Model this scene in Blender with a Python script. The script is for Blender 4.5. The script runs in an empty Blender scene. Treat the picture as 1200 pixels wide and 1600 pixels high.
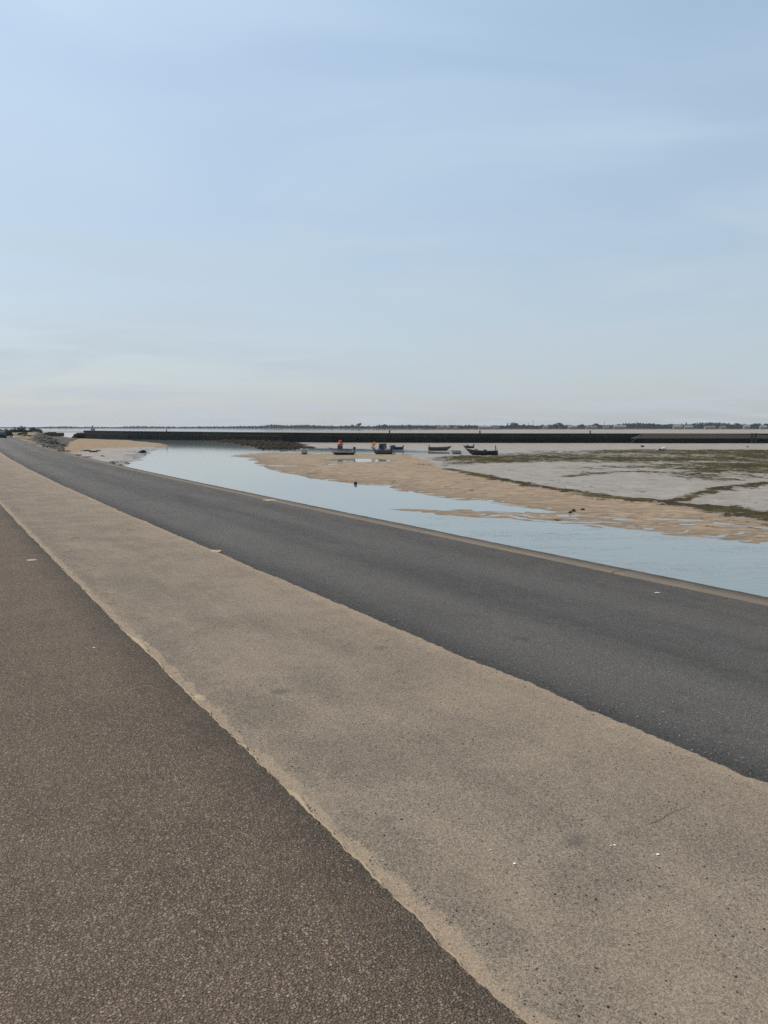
import bpy, math, random
import numpy as np
from mathutils import Vector, Matrix

R = math.radians
sc = bpy.context.scene
col = sc.collection
rng = random.Random(7)
nrng = np.random.default_rng(11)

# ------------------------------------------------------------------ camera
EYE, FPX, HORIZON = 1.65, 1200.0, 667.0
PITCH = math.atan((800 - HORIZON) / FPX)
cam_d = bpy.data.cameras.new('camera')
cam = bpy.data.objects.new('camera', cam_d)
col.objects.link(cam)
cam.location = (0, 0, EYE)
cam.rotation_euler = (math.pi / 2 - PITCH, 0, 0)
cam_d.sensor_fit = 'VERTICAL'
cam_d.sensor_width, cam_d.sensor_height = 18.0, 24.0
cam_d.lens = 18.0
cam_d.clip_start, cam_d.clip_end = 0.05, 30000
sc.camera = cam

# ------------------------------------------------------------------ sky and sun
SUN_EL, SUN_AZ = R(52), R(-58)          # azimuth from straight ahead, negative = left
world = bpy.data.worlds.new('World')
sc.world = world
world.use_nodes = True
wn, wl = world.node_tree.nodes, world.node_tree.links
wn.clear()
w_out = wn.new('ShaderNodeOutputWorld')
w_bg = wn.new('ShaderNodeBackground')
w_bg.inputs['Strength'].default_value = 0.13
w_sky = wn.new('ShaderNodeTexSky')
w_sky.sky_type = 'NISHITA'
w_sky.sun_disc = False
w_sky.sun_elevation = SUN_EL
w_sky.sun_rotation = SUN_AZ
w_sky.altitude = 0
w_sky.air_density = 1.0
w_sky.dust_density = 1.5
w_sky.ozone_density = 1.6
w_tc = wn.new('ShaderNodeTexCoord')
w_sep = wn.new('ShaderNodeSeparateXYZ')
wl.new(w_tc.outputs['Generated'], w_sep.inputs[0])
def wmath(op, a, b=None):
    n = wn.new('ShaderNodeMath'); n.operation = op
    for i, v in enumerate((a, b)):
        if v is None: continue
        if isinstance(v, (int, float)): n.inputs[i].default_value = v
        else: wl.new(v, n.inputs[i])
    return n.outputs[0]
up = wmath('MAXIMUM', w_sep.outputs[2], 0.0)
den = wmath('ADD', up, 0.12)
w_comb = wn.new('ShaderNodeCombineXYZ')
wl.new(wmath('DIVIDE', w_sep.outputs[0], den), w_comb.inputs[0])
wl.new(wmath('MULTIPLY', wmath('DIVIDE', w_sep.outputs[1], den), 1.6), w_comb.inputs[1])
w_no = wn.new('ShaderNodeTexNoise')
w_no.inputs['Scale'].default_value = 0.85
w_no.inputs['Detail'].default_value = 5
w_no.inputs['Roughness'].default_value = 0.48
w_no.inputs['Distortion'].default_value = 0.5
wl.new(w_comb.outputs[0], w_no.inputs['Vector'])
w_mr = wn.new('ShaderNodeMapRange')
w_mr.interpolation_type = 'SMOOTHERSTEP'
w_mr.inputs['From Min'].default_value = 0.34
w_mr.inputs['From Max'].default_value = 0.72
wl.new(w_no.outputs[0], w_mr.inputs['Value'])
# thin high cloud veil: even base plus streaks, denser towards the horizon
low = wn.new('ShaderNodeMapRange')
low.interpolation_type = 'SMOOTHSTEP'
low.inputs['From Min'].default_value = 0.0
low.inputs['From Max'].default_value = 0.55
low.inputs['To Min'].default_value = 0.80
low.inputs['To Max'].default_value = 0.46
wl.new(up, low.inputs['Value'])
veil = wmath('ADD', low.outputs[0], wmath('MULTIPLY', wmath('SUBTRACT', w_mr.outputs[0], 0.4), 0.25))
w_mix = wn.new('ShaderNodeMix'); w_mix.data_type = 'RGBA'; w_mix.clamp_factor = True
wl.new(veil, w_mix.inputs['Factor'])
wl.new(w_sky.outputs[0], w_mix.inputs[6])
def wband(lo, hi, a, b):
    mr = wn.new('ShaderNodeMapRange'); mr.interpolation_type = 'LINEAR'
    mr.inputs['From Min'].default_value, mr.inputs['From Max'].default_value = lo, hi
    wl.new(up, mr.inputs['Value'])
    mx = wn.new('ShaderNodeMix'); mx.data_type = 'RGBA'
    wl.new(mr.outputs[0], mx.inputs['Factor'])
    for k, c in ((6, a), (7, b)):
        if isinstance(c, tuple): mx.inputs[k].default_value = (*c, 1)
        else: wl.new(c, mx.inputs[k])
    return mx.outputs[2]
veil_c = wband(0.26, 0.55, wband(0.0, 0.26, (4.0, 4.38, 4.8), (4.15, 5.15, 5.9)), (5.25, 6.92, 8.0))
wl.new(veil_c, w_mix.inputs[7])
wl.new(w_mix.outputs[2], w_bg.inputs['Color'])
wl.new(w_bg.outputs[0], w_out.inputs[0])

sun_d = bpy.data.lights.new('sun', 'SUN')
sun_d.energy = 3.6
sun_d.angle = R(0.7)
sun_d.color = (1.0, 0.885, 0.76)
sun = bpy.data.objects.new('sun', sun_d)
col.objects.link(sun)
sdir = Vector((math.sin(SUN_AZ) * math.cos(SUN_EL), math.cos(SUN_AZ) * math.cos(SUN_EL), math.sin(SUN_EL)))
sun.rotation_euler = sdir.to_track_quat('Z', 'Y').to_euler()
sun.location = (0, 0, 60)

sc.view_settings.view_transform = 'Standard'
sc.view_settings.look = 'None'
sc.view_settings.exposure = 0.0
sc.view_settings.gamma = 1.0
sc.view_settings.use_curve_mapping = False
sc.render.engine = 'CYCLES'
sc.cycles.use_denoising = False
sc.cycles.denoising_input_passes = 'RGB_ALBEDO_NORMAL'
sc.cycles.denoising_prefilter = 'ACCURATE'
sc.cycles.max_bounces = 6
sc.cycles.volume_bounces = 1
sc.cycles.sample_clamp_indirect = 4.0

# ------------------------------------------------------------------ helpers
def at(px, py, z=0.0):
    """a pixel of the photograph, laid onto the horizontal plane z"""
    dx, dy = (px - 600) / FPX, -(py - 800) / FPX
    d = (dx, math.cos(PITCH) + dy * math.sin(PITCH), -math.sin(PITCH) + dy * math.cos(PITCH))
    t = (z - EYE) / d[2]
    return d[0] * t, d[1] * t
def far(px, dist):
    """a point at distance dist (along the view) above pixel column px"""
    return (px - 600) / FPX * dist, dist
def zpix(py, dist):
    return EYE - (py - HORIZON) * dist / FPX

def tag(o, label=None, cat=None, group=None, kind=None):
    if label: o['label'] = label
    if cat: o['category'] = cat
    if group: o['group'] = group
    if kind: o['kind'] = kind
    return o
def empty(name, loc, rz=0.0, rx=0.0, ry=0.0):
    o = bpy.data.objects.new(name, None)
    o.location = loc; o.rotation_euler = (rx, ry, rz)
    col.objects.link(o)
    return o
def copy_tree(o, parent=None):
    c = o.copy(); col.objects.link(c); c.parent = parent
    for ch in [x for x in o.children]:
        copy_tree(ch, c)
    return c

class MB:
    """collects shapes; build() links them as one mesh object"""
    def __init__(self): self.v, self.f = [], []
    def add(self, vs, fs):
        n = len(self.v)
        self.v += [tuple(p) for p in vs]
        self.f += [tuple(i + n for i in f) for f in fs]
    def box(self, c, s, rz=0.0, taper=1.0, rx=0.0, ry=0.0):
        M = Matrix.Rotation(rz, 3, 'Z') @ Matrix.Rotation(ry, 3, 'Y') @ Matrix.Rotation(rx, 3, 'X')
        vs = []
        for k in (-1, 1):
            q = taper if k > 0 else 1.0
            for i, j in ((-1, -1), (1, -1), (1, 1), (-1, 1)):
                vs.append(Vector(c) + M @ Vector((i * s[0] / 2 * q, j * s[1] / 2 * q, k * s[2] / 2)))
        self.add(vs, [(3, 2, 1, 0), (4, 5, 6, 7), (0, 1, 5, 4), (1, 2, 6, 5), (2, 3, 7, 6), (3, 0, 4, 7)])
    def tube(self, pts, r, n=8, cap=True):
        pts = [Vector(p) for p in pts]
        rs = r if isinstance(r, (list, tuple)) else [r] * len(pts)
        vs, fs = [], []
        for i, p in enumerate(pts):
            d = (pts[min(i + 1, len(pts) - 1)] - pts[max(i - 1, 0)]).normalized()
            u = d.cross(Vector((0, 0, 1)))
            if u.length < 1e-3: u = Vector((1, 0, 0))
            u.normalize(); w = d.cross(u)
            for k in range(n):
                a = 2 * math.pi * k / n
                vs.append(p + (u * math.cos(a) + w * math.sin(a)) * rs[i])
        for i in range(len(pts) - 1):
            for k in range(n):
                a, b = i * n + k, i * n + (k + 1) % n
                fs.append((a, b, b + n, a + n))
        if cap:
            fs.append(tuple(range(n - 1, -1, -1)))
            fs.append(tuple(range((len(pts) - 1) * n, len(pts) * n)))
        self.add(vs, fs)
    def blob(self, c, s, seed=0, jag=0.2, sub=2):
        vs, fs = ico(sub)
        r = random.Random(seed)
        ph = [r.uniform(0, 6.3) for _ in range(9)]
        out = []
        for p in vs:
            q = 1 + jag * (math.sin(2.3 * p[0] + ph[0]) * math.sin(2.7 * p[1] + ph[1]) + 0.6 * math.sin(4.1 * p[2] + ph[2] + 2 * p[0]) + 0.5 * math.sin(6.3 * p[1] + ph[3]) * math.sin(5.1 * p[0] + ph[4])) + r.uniform(-1, 1) * jag * 0.25
            out.append((c[0] + p[0] * s[0] * q, c[1] + p[1] * s[1] * q, c[2] + p[2] * s[2] * q))
        self.add(out, fs)
    def build(self, name, mat, parent=None, smooth=False, loc=None):
        me = bpy.data.meshes.new(name)
        me.from_pydata(self.v, [], self.f)
        me.update()
        if smooth:
            me.polygons.foreach_set('use_smooth', [True] * len(me.polygons))
        o = bpy.data.objects.new(name, me)
        me.materials.append(mat)
        col.objects.link(o)
        if parent is not None: o.parent = parent
        if loc is not None: o.location = loc
        return o
_ico = {}
def ico(sub):
    if sub in _ico: return _ico[sub]
    t = (1 + 5 ** .5) / 2
    vs = [Vector(p).normalized() for p in [(-1, t, 0), (1, t, 0), (-1, -t, 0), (1, -t, 0), (0, -1, t), (0, 1, t), (0, -1, -t), (0, 1, -t), (t, 0, -1), (t, 0, 1), (-t, 0, -1), (-t, 0, 1)]]
    fs = [(0, 11, 5), (0, 5, 1), (0, 1, 7), (0, 7, 10), (0, 10, 11), (1, 5, 9), (5, 11, 4), (11, 10, 2), (10, 7, 6), (7, 1, 8), (3, 9, 4), (3, 4, 2), (3, 2, 6), (3, 6, 8), (3, 8, 9), (4, 9, 5), (2, 4, 11), (6, 2, 10), (8, 6, 7), (9, 8, 1)]
    for _ in range(sub - 1):
        mid, nf = {}, []
        def m(a, b):
            k = (min(a, b), max(a, b))
            if k not in mid:
                vs.append(((vs[a] + vs[b]) / 2).normalized()); mid[k] = len(vs) - 1
            return mid[k]
        for a, b, c in fs:
            x, y, z = m(a, b), m(b, c), m(c, a)
            nf += [(a, x, z), (b, y, x), (c, z, y), (x, y, z)]
        fs = nf
    _ico[sub] = (vs, fs)
    return _ico[sub]

def grid_object(name, P, mat, uv=None, attr=None, smooth=True):
    """P: (n, m, 3) array -> quad sheet facing up, optional per-vertex uv (n, m, 2) and colour masks (n, m, 4)"""
    n, m, _ = P.shape
    idx = np.arange(n * m).reshape(n, m)
    f = np.stack([idx[:-1, :-1], idx[1:, :-1], idx[1:, 1:], idx[:-1, 1:]], -1).reshape(-1, 4)
    a, b, c = P[0, 0], P[1, 0], P[0, 1]
    if np.cross(b - a, c - a)[2] < 0: f = f[:, ::-1]
    me = bpy.data.meshes.new(name)
    me.vertices.add(n * m)
    me.vertices.foreach_set('co', P.reshape(-1).astype(np.float32))
    me.loops.add(f.size)
    me.loops.foreach_set('vertex_index', f.reshape(-1).astype(np.int32))
    me.polygons.add(len(f))
    me.polygons.foreach_set('loop_start', np.arange(0, f.size, 4, dtype=np.int32))
    me.polygons.foreach_set('loop_total', np.full(len(f), 4, dtype=np.int32))
    me.update(calc_edges=True)
    if smooth: me.polygons.foreach_set('use_smooth', np.ones(len(f), dtype=bool))
    if uv is not None:
        l = me.uv_layers.new(name='UVMap')
        l.data.foreach_set('uv', uv.reshape(-1, 2)[f.reshape(-1)].reshape(-1).astype(np.float32))
    if attr is not None:
        ca = me.attributes.new('masks', 'FLOAT_COLOR', 'POINT')
        ca.data.foreach_set('color', attr.reshape(-1).astype(np.float32))
    me.materials.append(mat)
    o = bpy.data.objects.new(name, me)
    col.objects.link(o)
    return o

def _hash(i, j, seed):
    i = (i.astype(np.int64) * 374761393 + j.astype(np.int64) * 668265263 + seed * 974634777) & 0x7fffffff
    i = ((i ^ (i >> 13)) * 1274126177) & 0x7fffffff
    i = ((i ^ (i >> 15)) * 2246822519) & 0x7fffffff
    return ((i ^ (i >> 16)) & 0xffff) / 65535.0
def vnoise(x, y, seed=0):
    i, j = np.floor(x), np.floor(y)
    u, v = x - i, y - j
    u = u * u * u * (u * (6 * u - 15) + 10); v = v * v * v * (v * (6 * v - 15) + 10)
    a, b, c, d = _hash(i, j, seed), _hash(i + 1, j, seed), _hash(i, j + 1, seed), _hash(i + 1, j + 1, seed)
    return (a * (1 - u) + b * u) * (1 - v) + (c * (1 - u) + d * u) * v
def fbm(x, y, seed=0, octs=4, gain=0.5):
    s, a, t = 0.0, 1.0, 0.0
    for k in range(octs):
        s = s + a * (vnoise(x * 2 ** k + 17.3 * k, y * 2 ** k - 9.1 * k, seed + k) - 0.5); t += a; a *= gain
    return s / t * 2            # about -1..1
def sstep(a, b, x):
    t = np.clip((x - a) / (b - a), 0, 1)
    return t * t * (3 - 2 * t)

# ------------------------------------------------------------------ materials
class NT:
    def __init__(self, name):
        self.m = bpy.data.materials.new(name); self.m.use_nodes = True
        self.n, self.l = self.m.node_tree.nodes, self.m.node_tree.links
        self.b = self.n['Principled BSDF']
    def put(self, sock, v):
        if isinstance(v, bpy.types.NodeSocket): self.l.new(v, sock)
        elif isinstance(v, (tuple, list)) and len(v) == 3 and sock.type == 'RGBA': sock.default_value = (*v, 1)
        else: sock.default_value = v
    def math(self, op, a, b=0.0, clamp=False):
        n = self.n.new('ShaderNodeMath'); n.operation = op; n.use_clamp = clamp
        self.put(n.inputs[0], a); self.put(n.inputs[1], b)
        return n.outputs[0]
    def mix(self, f, a, b, blend='MIX'):
        n = self.n.new('ShaderNodeMix'); n.data_type = 'RGBA'; n.blend_type = blend
        self.put(n.inputs['Factor'], f); self.put(n.inputs[6], a); self.put(n.inputs[7], b)
        return n.outputs[2]
    def ramp(self, v, lo, hi, a=0.0, b=1.0, smooth=True):
        n = self.n.new('ShaderNodeMapRange'); n.interpolation_type = 'SMOOTHSTEP' if smooth else 'LINEAR'
        self.put(n.inputs['Value'], v)
        n.inputs['From Min'].default_value = lo; n.inputs['From Max'].default_value = hi
        n.inputs['To Min'].default_value = a; n.inputs['To Max'].default_value = b
        return n.outputs[0]
    def uv(self):
        return self.n.new('ShaderNodeTexCoord').outputs['UV']
    def obj(self):
        return self.n.new('ShaderNodeTexCoord').outputs['Object']
    def scale(self, v, s):
        n = self.n.new('ShaderNodeMapping'); self.l.new(v, n.inputs[0]); n.inputs['Scale'].default_value = s
        return n.outputs[0]
    def noise(self, v, s, detail=3, rough=0.55, dist=0.0):
        n = self.n.new('ShaderNodeTexNoise'); self.l.new(v, n.inputs['Vector'])
        n.inputs['Scale'].default_value = s; n.inputs['Detail'].default_value = detail
        n.inputs['Roughness'].default_value = rough; n.inputs['Distortion'].default_value = dist
        return n.outputs[0]
    def voro(self, v, s, feature='F1', rnd=1.0):
        n = self.n.new('ShaderNodeTexVoronoi'); n.feature = feature; self.l.new(v, n.inputs['Vector'])
        n.inputs['Scale'].default_value = s; n.inputs['Randomness'].default_value = rnd
        return n
    def sep(self, v):
        n = self.n.new('ShaderNodeSeparateXYZ'); self.l.new(v, n.inputs[0]); return n.outputs
    def bump(self, h, strength=0.5, dist=0.01, normal=None):
        n = self.n.new('ShaderNodeBump'); self.put(n.inputs['Height'], h)
        n.inputs['Strength'].default_value = strength; n.inputs['Distance'].default_value = dist
        if normal is not None: self.l.new(normal, n.inputs['Normal'])
        return n.outputs[0]
    def out(self, color=None, rough=None, normal=None, spec=None, metal=None, ior=None):
        if color is not None: self.put(self.b.inputs['Base Color'], color)
        if rough is not None: self.put(self.b.inputs['Roughness'], rough)
        if normal is not None: self.l.new(normal, self.b.inputs['Normal'])
        if spec is not None: self.put(self.b.inputs['Specular IOR Level'], spec)
        if metal is not None: self.put(self.b.inputs['Metallic'], metal)
        if ior is not None: self.put(self.b.inputs['IOR'], ior)
        return self.m

def plain(name, c, rough=0.6, var=0.25, scale=3.0, metal=0.0, spec=None, bump=0.0):
    """painted / weathered surface: base colour broken by two scales of grime"""
    t = NT(name); o = t.obj()
    n1 = t.noise(o, scale, 5, 0.6); n2 = t.noise(o, scale * 9, 3)
    f = t.math('MULTIPLY', t.math('ADD', t.ramp(n1, .35, .75), t.ramp(n2, .45, .8)), 0.5)
    cc = t.mix(t.math('MULTIPLY', f, var * 2, True), c, tuple(x * 0.5 + 0.01 for x in c))
    if spec is None: spec = .5 if rough < .55 else .3 if rough < .75 else .1
    nm = t.bump(n2, 0.3, bump) if bump else None
    return t.out(cc, rough, nm, spec, metal)

def mat_path():
    t = NT('path_asphalt'); uv = t.uv(); s = t.sep(uv)
    wob = t.n.new('ShaderNodeVectorMath'); wob.operation = 'ADD'
    nz = t.n.new('ShaderNodeTexNoise'); t.l.new(uv, nz.inputs['Vector']); nz.inputs['Scale'].default_value = 130
    sc2 = t.n.new('ShaderNodeVectorMath'); sc2.operation = 'SCALE'; t.l.new(nz.outputs['Color'], sc2.inputs[0]); sc2.inputs['Scale'].default_value = .008
    t.l.new(uv, wob.inputs[0]); t.l.new(sc2.outputs[0], wob.inputs[1])
    v1 = t.voro(wob.outputs[0], 122); v2 = t.voro(wob.outputs[0], 70); v3 = t.voro(wob.outputs[0], 190)
    cell = t.sep(v1.outputs['Color'])
    cell2 = t.sep(v2.outputs['Color']); cell3 = t.sep(v3.outputs['Color'])
    stone = t.ramp(v1.outputs['Distance'], 0.30, 0.80, 1, 0)
    tone = t.math('POWER', cell[0], 1.5)
    big = t.noise(uv, 0.9, 5, 0.6); mid = t.noise(uv, 7, 4, 0.6)
    dark = t.mix(cell3[0], (0.055, 0.041, 0.030), (0.155, 0.118, 0.088))
    lite = t.mix(cell[1], (0.184, 0.136, 0.098), (0.43, 0.34, 0.25))
    lite = t.mix(t.ramp(cell[2], .7, 1), lite, (.24, .178, .16))
    c = t.mix(t.math('MULTIPLY', stone, t.math('MULTIPLY', tone, t.ramp(mid, .25, .75, .65, 1.0))), dark, lite)
    big2 = t.math('MULTIPLY', t.ramp(v2.outputs['Distance'], .25, .45, 1, 0), t.ramp(cell2[0], .86, .93))
    c = t.mix(big2, c, t.mix(cell2[1], (.19, .155, .12), (.36, .31, .25)))
    pale = t.math('MULTIPLY', t.ramp(cell2[2], .990, .995), t.ramp(v2.outputs['Distance'], .10, .24, 1, 0))
    c = t.mix(pale, c, (0.50, 0.46, 0.38))
    # fine sand caught in the texture, patchy
    dust = t.math('MULTIPLY', t.ramp(t.noise(uv, 1.7, 5, 0.65, 0.3), .42, .72), t.ramp(t.noise(uv, 45, 3), .4, .62))
    c = t.mix(t.math('MULTIPLY', dust, .5), c, (0.25, 0.19, 0.135))
    wide = t.math('MULTIPLY', t.ramp(s[1], .9, -1.0, 0, 1), t.ramp(t.noise(uv, 2.3, 5, .65), .3, .7, .2, 1))
    c = t.mix(t.math('MULTIPLY', wide, .28), c, (0.26, 0.20, 0.14))
    # darker asphalt towards the edge
    edge = t.math('MULTIPLY', t.ramp(s[1], 0.95, 1.36), t.ramp(big, .3, .7, .5, 1))
    c = t.mix(t.math('MULTIPLY', edge, .45), c, (0.034, 0.028, 0.023))
    h = t.math('ADD', t.math('MULTIPLY', stone, .8), t.math('MULTIPLY', cell[0], .5))
    nm = t.bump(t.math('ADD', h, t.math('MULTIPLY', cell3[1], .35)), 1.0, 0.0065)
    nm = t.bump(mid, 0.35, 0.02, nm)
    return t.out(c, t.ramp(cell[2], 0, 1, .7, .95), nm, 0.16)

def mat_road():
    t = NT('road_asphalt'); uv = t.uv(); s = t.sep(uv)
    v1 = t.voro(uv, 135)
    cell = t.sep(v1.outputs['Color'])
    stone = t.ramp(v1.outputs['Distance'], 0.15, 0.6, 1, 0)
    st = t.scale(uv, (0.16, 1.1, 1))
    streak = t.noise(st, 1.5, 4, 0.55, 0.4)
    big = t.noise(uv, 0.5, 4, 0.55)
    base = t.mix(t.ramp(streak, .3, .7), (0.058, 0.053, 0.048), (0.094, 0.087, 0.080))
    # worn, greyer wheel tracks along the lane
    tr = t.math('ADD', t.ramp(t.math('ABSOLUTE', t.math('SUBTRACT', s[1], 4.05)), 0.15, .62, 1, 0),
                t.ramp(t.math('ABSOLUTE', t.math('SUBTRACT', s[1], 5.65)), 0.1, .5, .7, 0), True)
    base = t.mix(t.math('MULTIPLY', tr, t.ramp(big, .3, .7, .3, .7)), base, (0.140, 0.130, 0.120))
    lite = t.mix(cell[1], (0.105, 0.099, 0.092), (0.26, 0.245, 0.225))
    c = t.mix(t.math('MULTIPLY', stone, t.ramp(cell[0], .15, 1.0, 0, .9)), base, lite)
    c = t.mix(t.math('MULTIPLY', t.ramp(cell[2], .985, .995), stone), c, (.6, .58, .53))
    v2 = t.voro(uv, 52); q2 = t.sep(v2.outputs['Color'])
    c = t.mix(t.math('MULTIPLY', t.ramp(v2.outputs['Distance'], .2, .45, 1, 0), t.ramp(q2[0], .80, .9, 0, .8)), c, t.mix(q2[1], (.020, .019, .018), (.27, .25, .225)))
    mm = t.noise(uv, 4.5, 6, .75); c = t.mix(t.ramp(mm, .35, .68, 0, .30), c, (.125, .115, .104))
    # sand blown across the lane and old darker oil drips
    bs = t.math('MULTIPLY', t.ramp(t.noise(t.scale(uv, (.35, 1.4, 1)), 1.1, 6, .68, .5), .55, .75), t.ramp(t.noise(uv, 60, 3), .35, .6))
    c = t.mix(t.math('MULTIPLY', bs, .35), c, (0.17, 0.145, 0.115))
    c = t.mix(t.math('MULTIPLY', t.ramp(t.noise(uv, 2.6, 4, .6), .64, .72), .4), c, (0.030, 0.029, 0.028))
    # brownish dust towards the water side
    dust = t.math('MULTIPLY', t.ramp(s[1], 5.2, 6.7), t.ramp(t.noise(uv, 2.2, 5, .6), .35, .75))
    c = t.mix(t.math('MULTIPLY', dust, .45), c, (0.14, 0.115, 0.09))
    edge = t.math('MULTIPLY', t.ramp(s[1], 3.28, 3.62, 1, 0), .5)
    c = t.mix(edge, c, (0.026, 0.026, 0.027))
    h = t.math('ADD', t.math('MULTIPLY', stone, .8), t.math('MULTIPLY', cell[0], .5))
    nm = t.bump(h, 1.0, 0.009)
    nm = t.bump(streak, 0.3, 0.02, nm)
    return t.out(c, t.ramp(cell[2], 0, 1, .65, .9), nm, 0.2)

def mat_concrete(joints):
    t = NT('sandy_concrete'); uv = t.uv(); s = t.sep(uv)
    big = t.noise(uv, 1.3, 8, .72, .5); mid = t.noise(uv, 6.5, 6, .72); fine = t.noise(uv, 190, 3, .7)
    med = t.noise(uv, 38, 4, .7)
    c = t.mix(t.ramp(big, .32, .7), (0.158, 0.132, 0.106), (0.270, 0.220, 0.168))
    c = t.mix(t.ramp(mid, .5, .75, 0, .32), c, (0.108, 0.093, 0.081))
    lw = t.noise(t.scale(uv, (.22, 2.4, 1)), 2.2, 7, .72, .3)
    c = t.mix(t.ramp(lw, .50, .70, 0, .38), c, (0.100, 0.090, 0.079))
    c = t.mix(t.ramp(lw, .50, .32, 0, .30), c, (0.32, 0.265, 0.20))
    band = t.math('MULTIPLY', t.math('MULTIPLY', t.ramp(s[1], 1.40, 1.50), t.ramp(s[1], 1.50, 1.80, 1, 0)), t.ramp(mid, .42, .62, .1, 1))
    c = t.mix(t.math('MULTIPLY', band, .45), c, (0.078, 0.070, 0.063))
    tong = t.math('MULTIPLY', t.ramp(t.noise(t.scale(uv, (1.4, .35, 1)), 1.6, 6, .66, .5), .56, .72), t.ramp(s[1], 1.4, 2.6, 1, .25))
    c = t.mix(t.math('MULTIPLY', tong, .55), c, (0.30, 0.235, 0.165))
    gv = t.voro(uv, 210); gc = t.sep(gv.outputs['Color'])
    grain = t.math('ADD', t.math('MULTIPLY', gc[0], .5), t.math('MULTIPLY', fine, .5))
    c = t.mix(t.ramp(grain, .25, .72), t.mix(.42, c, (0.055, 0.046, 0.038)), t.mix(.36, c, (0.42, 0.35, 0.265)))
    c = t.mix(t.ramp(t.noise(uv, 70, 5, .75), .555, .66, 0, .78), c, (0.065, 0.055, 0.046))
    # pits and dark grit
    v = t.voro(t.scale(uv, (1, 1.25, 1)), 64); vc = t.sep(v.outputs['Color'])
    lim = t.math('MULTIPLY', t.ramp(vc[0], .66, 1.0, 0, .36, False), t.ramp(med, .35, .65, .5, 1.2))
    pit = t.ramp(t.math('SUBTRACT', lim, v.outputs['Distance']), 0, .09)
    c = t.mix(t.math('MULTIPLY', pit, .8), c, (0.032, 0.028, 0.026))
    w = t.math('MULTIPLY', t.ramp(v.outputs['Distance'], .10, .2, 1, 0), t.ramp(vc[1], .990, .995))
    c = t.mix(w, c, (.55, .52, .47))
    # old oily blotches
    vb = t.voro(t.scale(uv, (1, .8, 1)), 2.3); bc = t.sep(vb.outputs['Color'])
    bl = t.math('MULTIPLY', t.ramp(t.math('ADD', vb.outputs['Distance'], t.math('MULTIPLY', t.math('SUBTRACT', mid, .5), .22)), .07, .17, 1, 0), t.ramp(bc[0], .55, .7))
    c = t.mix(t.math('MULTIPLY', bl, .55), c, (0.075, 0.072, 0.070))
    # blown sand: heavy along the road edge, thin veils elsewhere
    sn = t.noise(uv, 4.5, 7, .70, .3)
    e1 = t.ramp(t.math('ADD', s[1], t.math('MULTIPLY', t.math('SUBTRACT', sn, .5), .45)), 3.05, 3.30)
    e0 = t.ramp(t.math('ADD', s[1], t.math('MULTIPLY', t.math('SUBTRACT', sn, .5), .5)), 2.2, 3.2, 0, .5)
    veil = t.math('MULTIPLY', t.ramp(t.noise(t.scale(uv, (.7, 1.3, 1)), 1.35, 6, .66, .6), .45, .72), t.ramp(med, .3, .6, .45, 1))
    vv = t.math('ADD', s[1], t.math('ADD', t.math('MULTIPLY', t.math('SUBTRACT', sn, .5), .20), t.math('ADD', t.math('MULTIPLY', t.math('SUBTRACT', fine, .5), .07), t.math('MULTIPLY', t.math('SUBTRACT', big, .5), .10))))
    e2 = t.ramp(vv, 1.400, 1.418, 1, 0)
    e1 = t.math('MAXIMUM', e1, e2)
    sand = t.math('MAXIMUM', t.math('MAXIMUM', e1, t.math('MULTIPLY', e0, t.ramp(med, .3, .65))), t.math('MULTIPLY', veil, .45))
    sc_ = t.mix(fine, (0.29, 0.222, 0.155), (0.41, 0.32, 0.232))
    c = t.mix(t.math('MULTIPLY', sand, t.ramp(grain, .2, .7, .45, .92)), c, sc_)
    # slab joints
    jm = None
    for a0, sk in joints:
        d = t.math('ABSOLUTE', t.math('SUBTRACT', t.math('ADD', s[0], t.math('MULTIPLY', t.math('SUBTRACT', mid, .5), .10)), t.math('ADD', t.math('MULTIPLY', s[1], sk), a0)))
        j = t.ramp(d, .002, .008, 1, 0)
        jm = j if jm is None else t.math('MAXIMUM', jm, j)
    jm = t.math('MULTIPLY', jm, t.ramp(t.noise(uv, 2.1, 3), .48, .66))
    c = t.mix(t.math('MULTIPLY', jm, .32), c, (0.04, 0.036, 0.032))
    h = t.math('ADD', t.math('MULTIPLY', med, .8), t.math('MULTIPLY', grain, .6))
    h = t.math('SUBTRACT', h, t.math('ADD', t.math('MULTIPLY', pit, .6), t.math('MULTIPLY', jm, .4)))
    nm = t.bump(h, 1.0, 0.010)
    nm = t.bump(mid, .3, .03, nm)
    return t.out(c, .92, nm, 0.12)

def mat_sand_drift():
    t = NT('dry_sand'); uv = t.obj()
    f = t.noise(uv, 150, 3, .7); g = t.noise(uv, 9, 4, .6)
    c = t.mix(f, (0.28, 0.22, 0.145), (0.44, 0.36, 0.255))
    c = t.mix(t.ramp(g, .55, .75, 0, .45), c, (0.17, 0.135, 0.095))
    sp = t.ramp(t.noise(uv, 70, 3), .68, .74)
    c = t.mix(sp, c, (.05, .045, .04))
    return t.out(c, .95, t.bump(t.math('ADD', f, g), .7, .006), .15)

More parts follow.
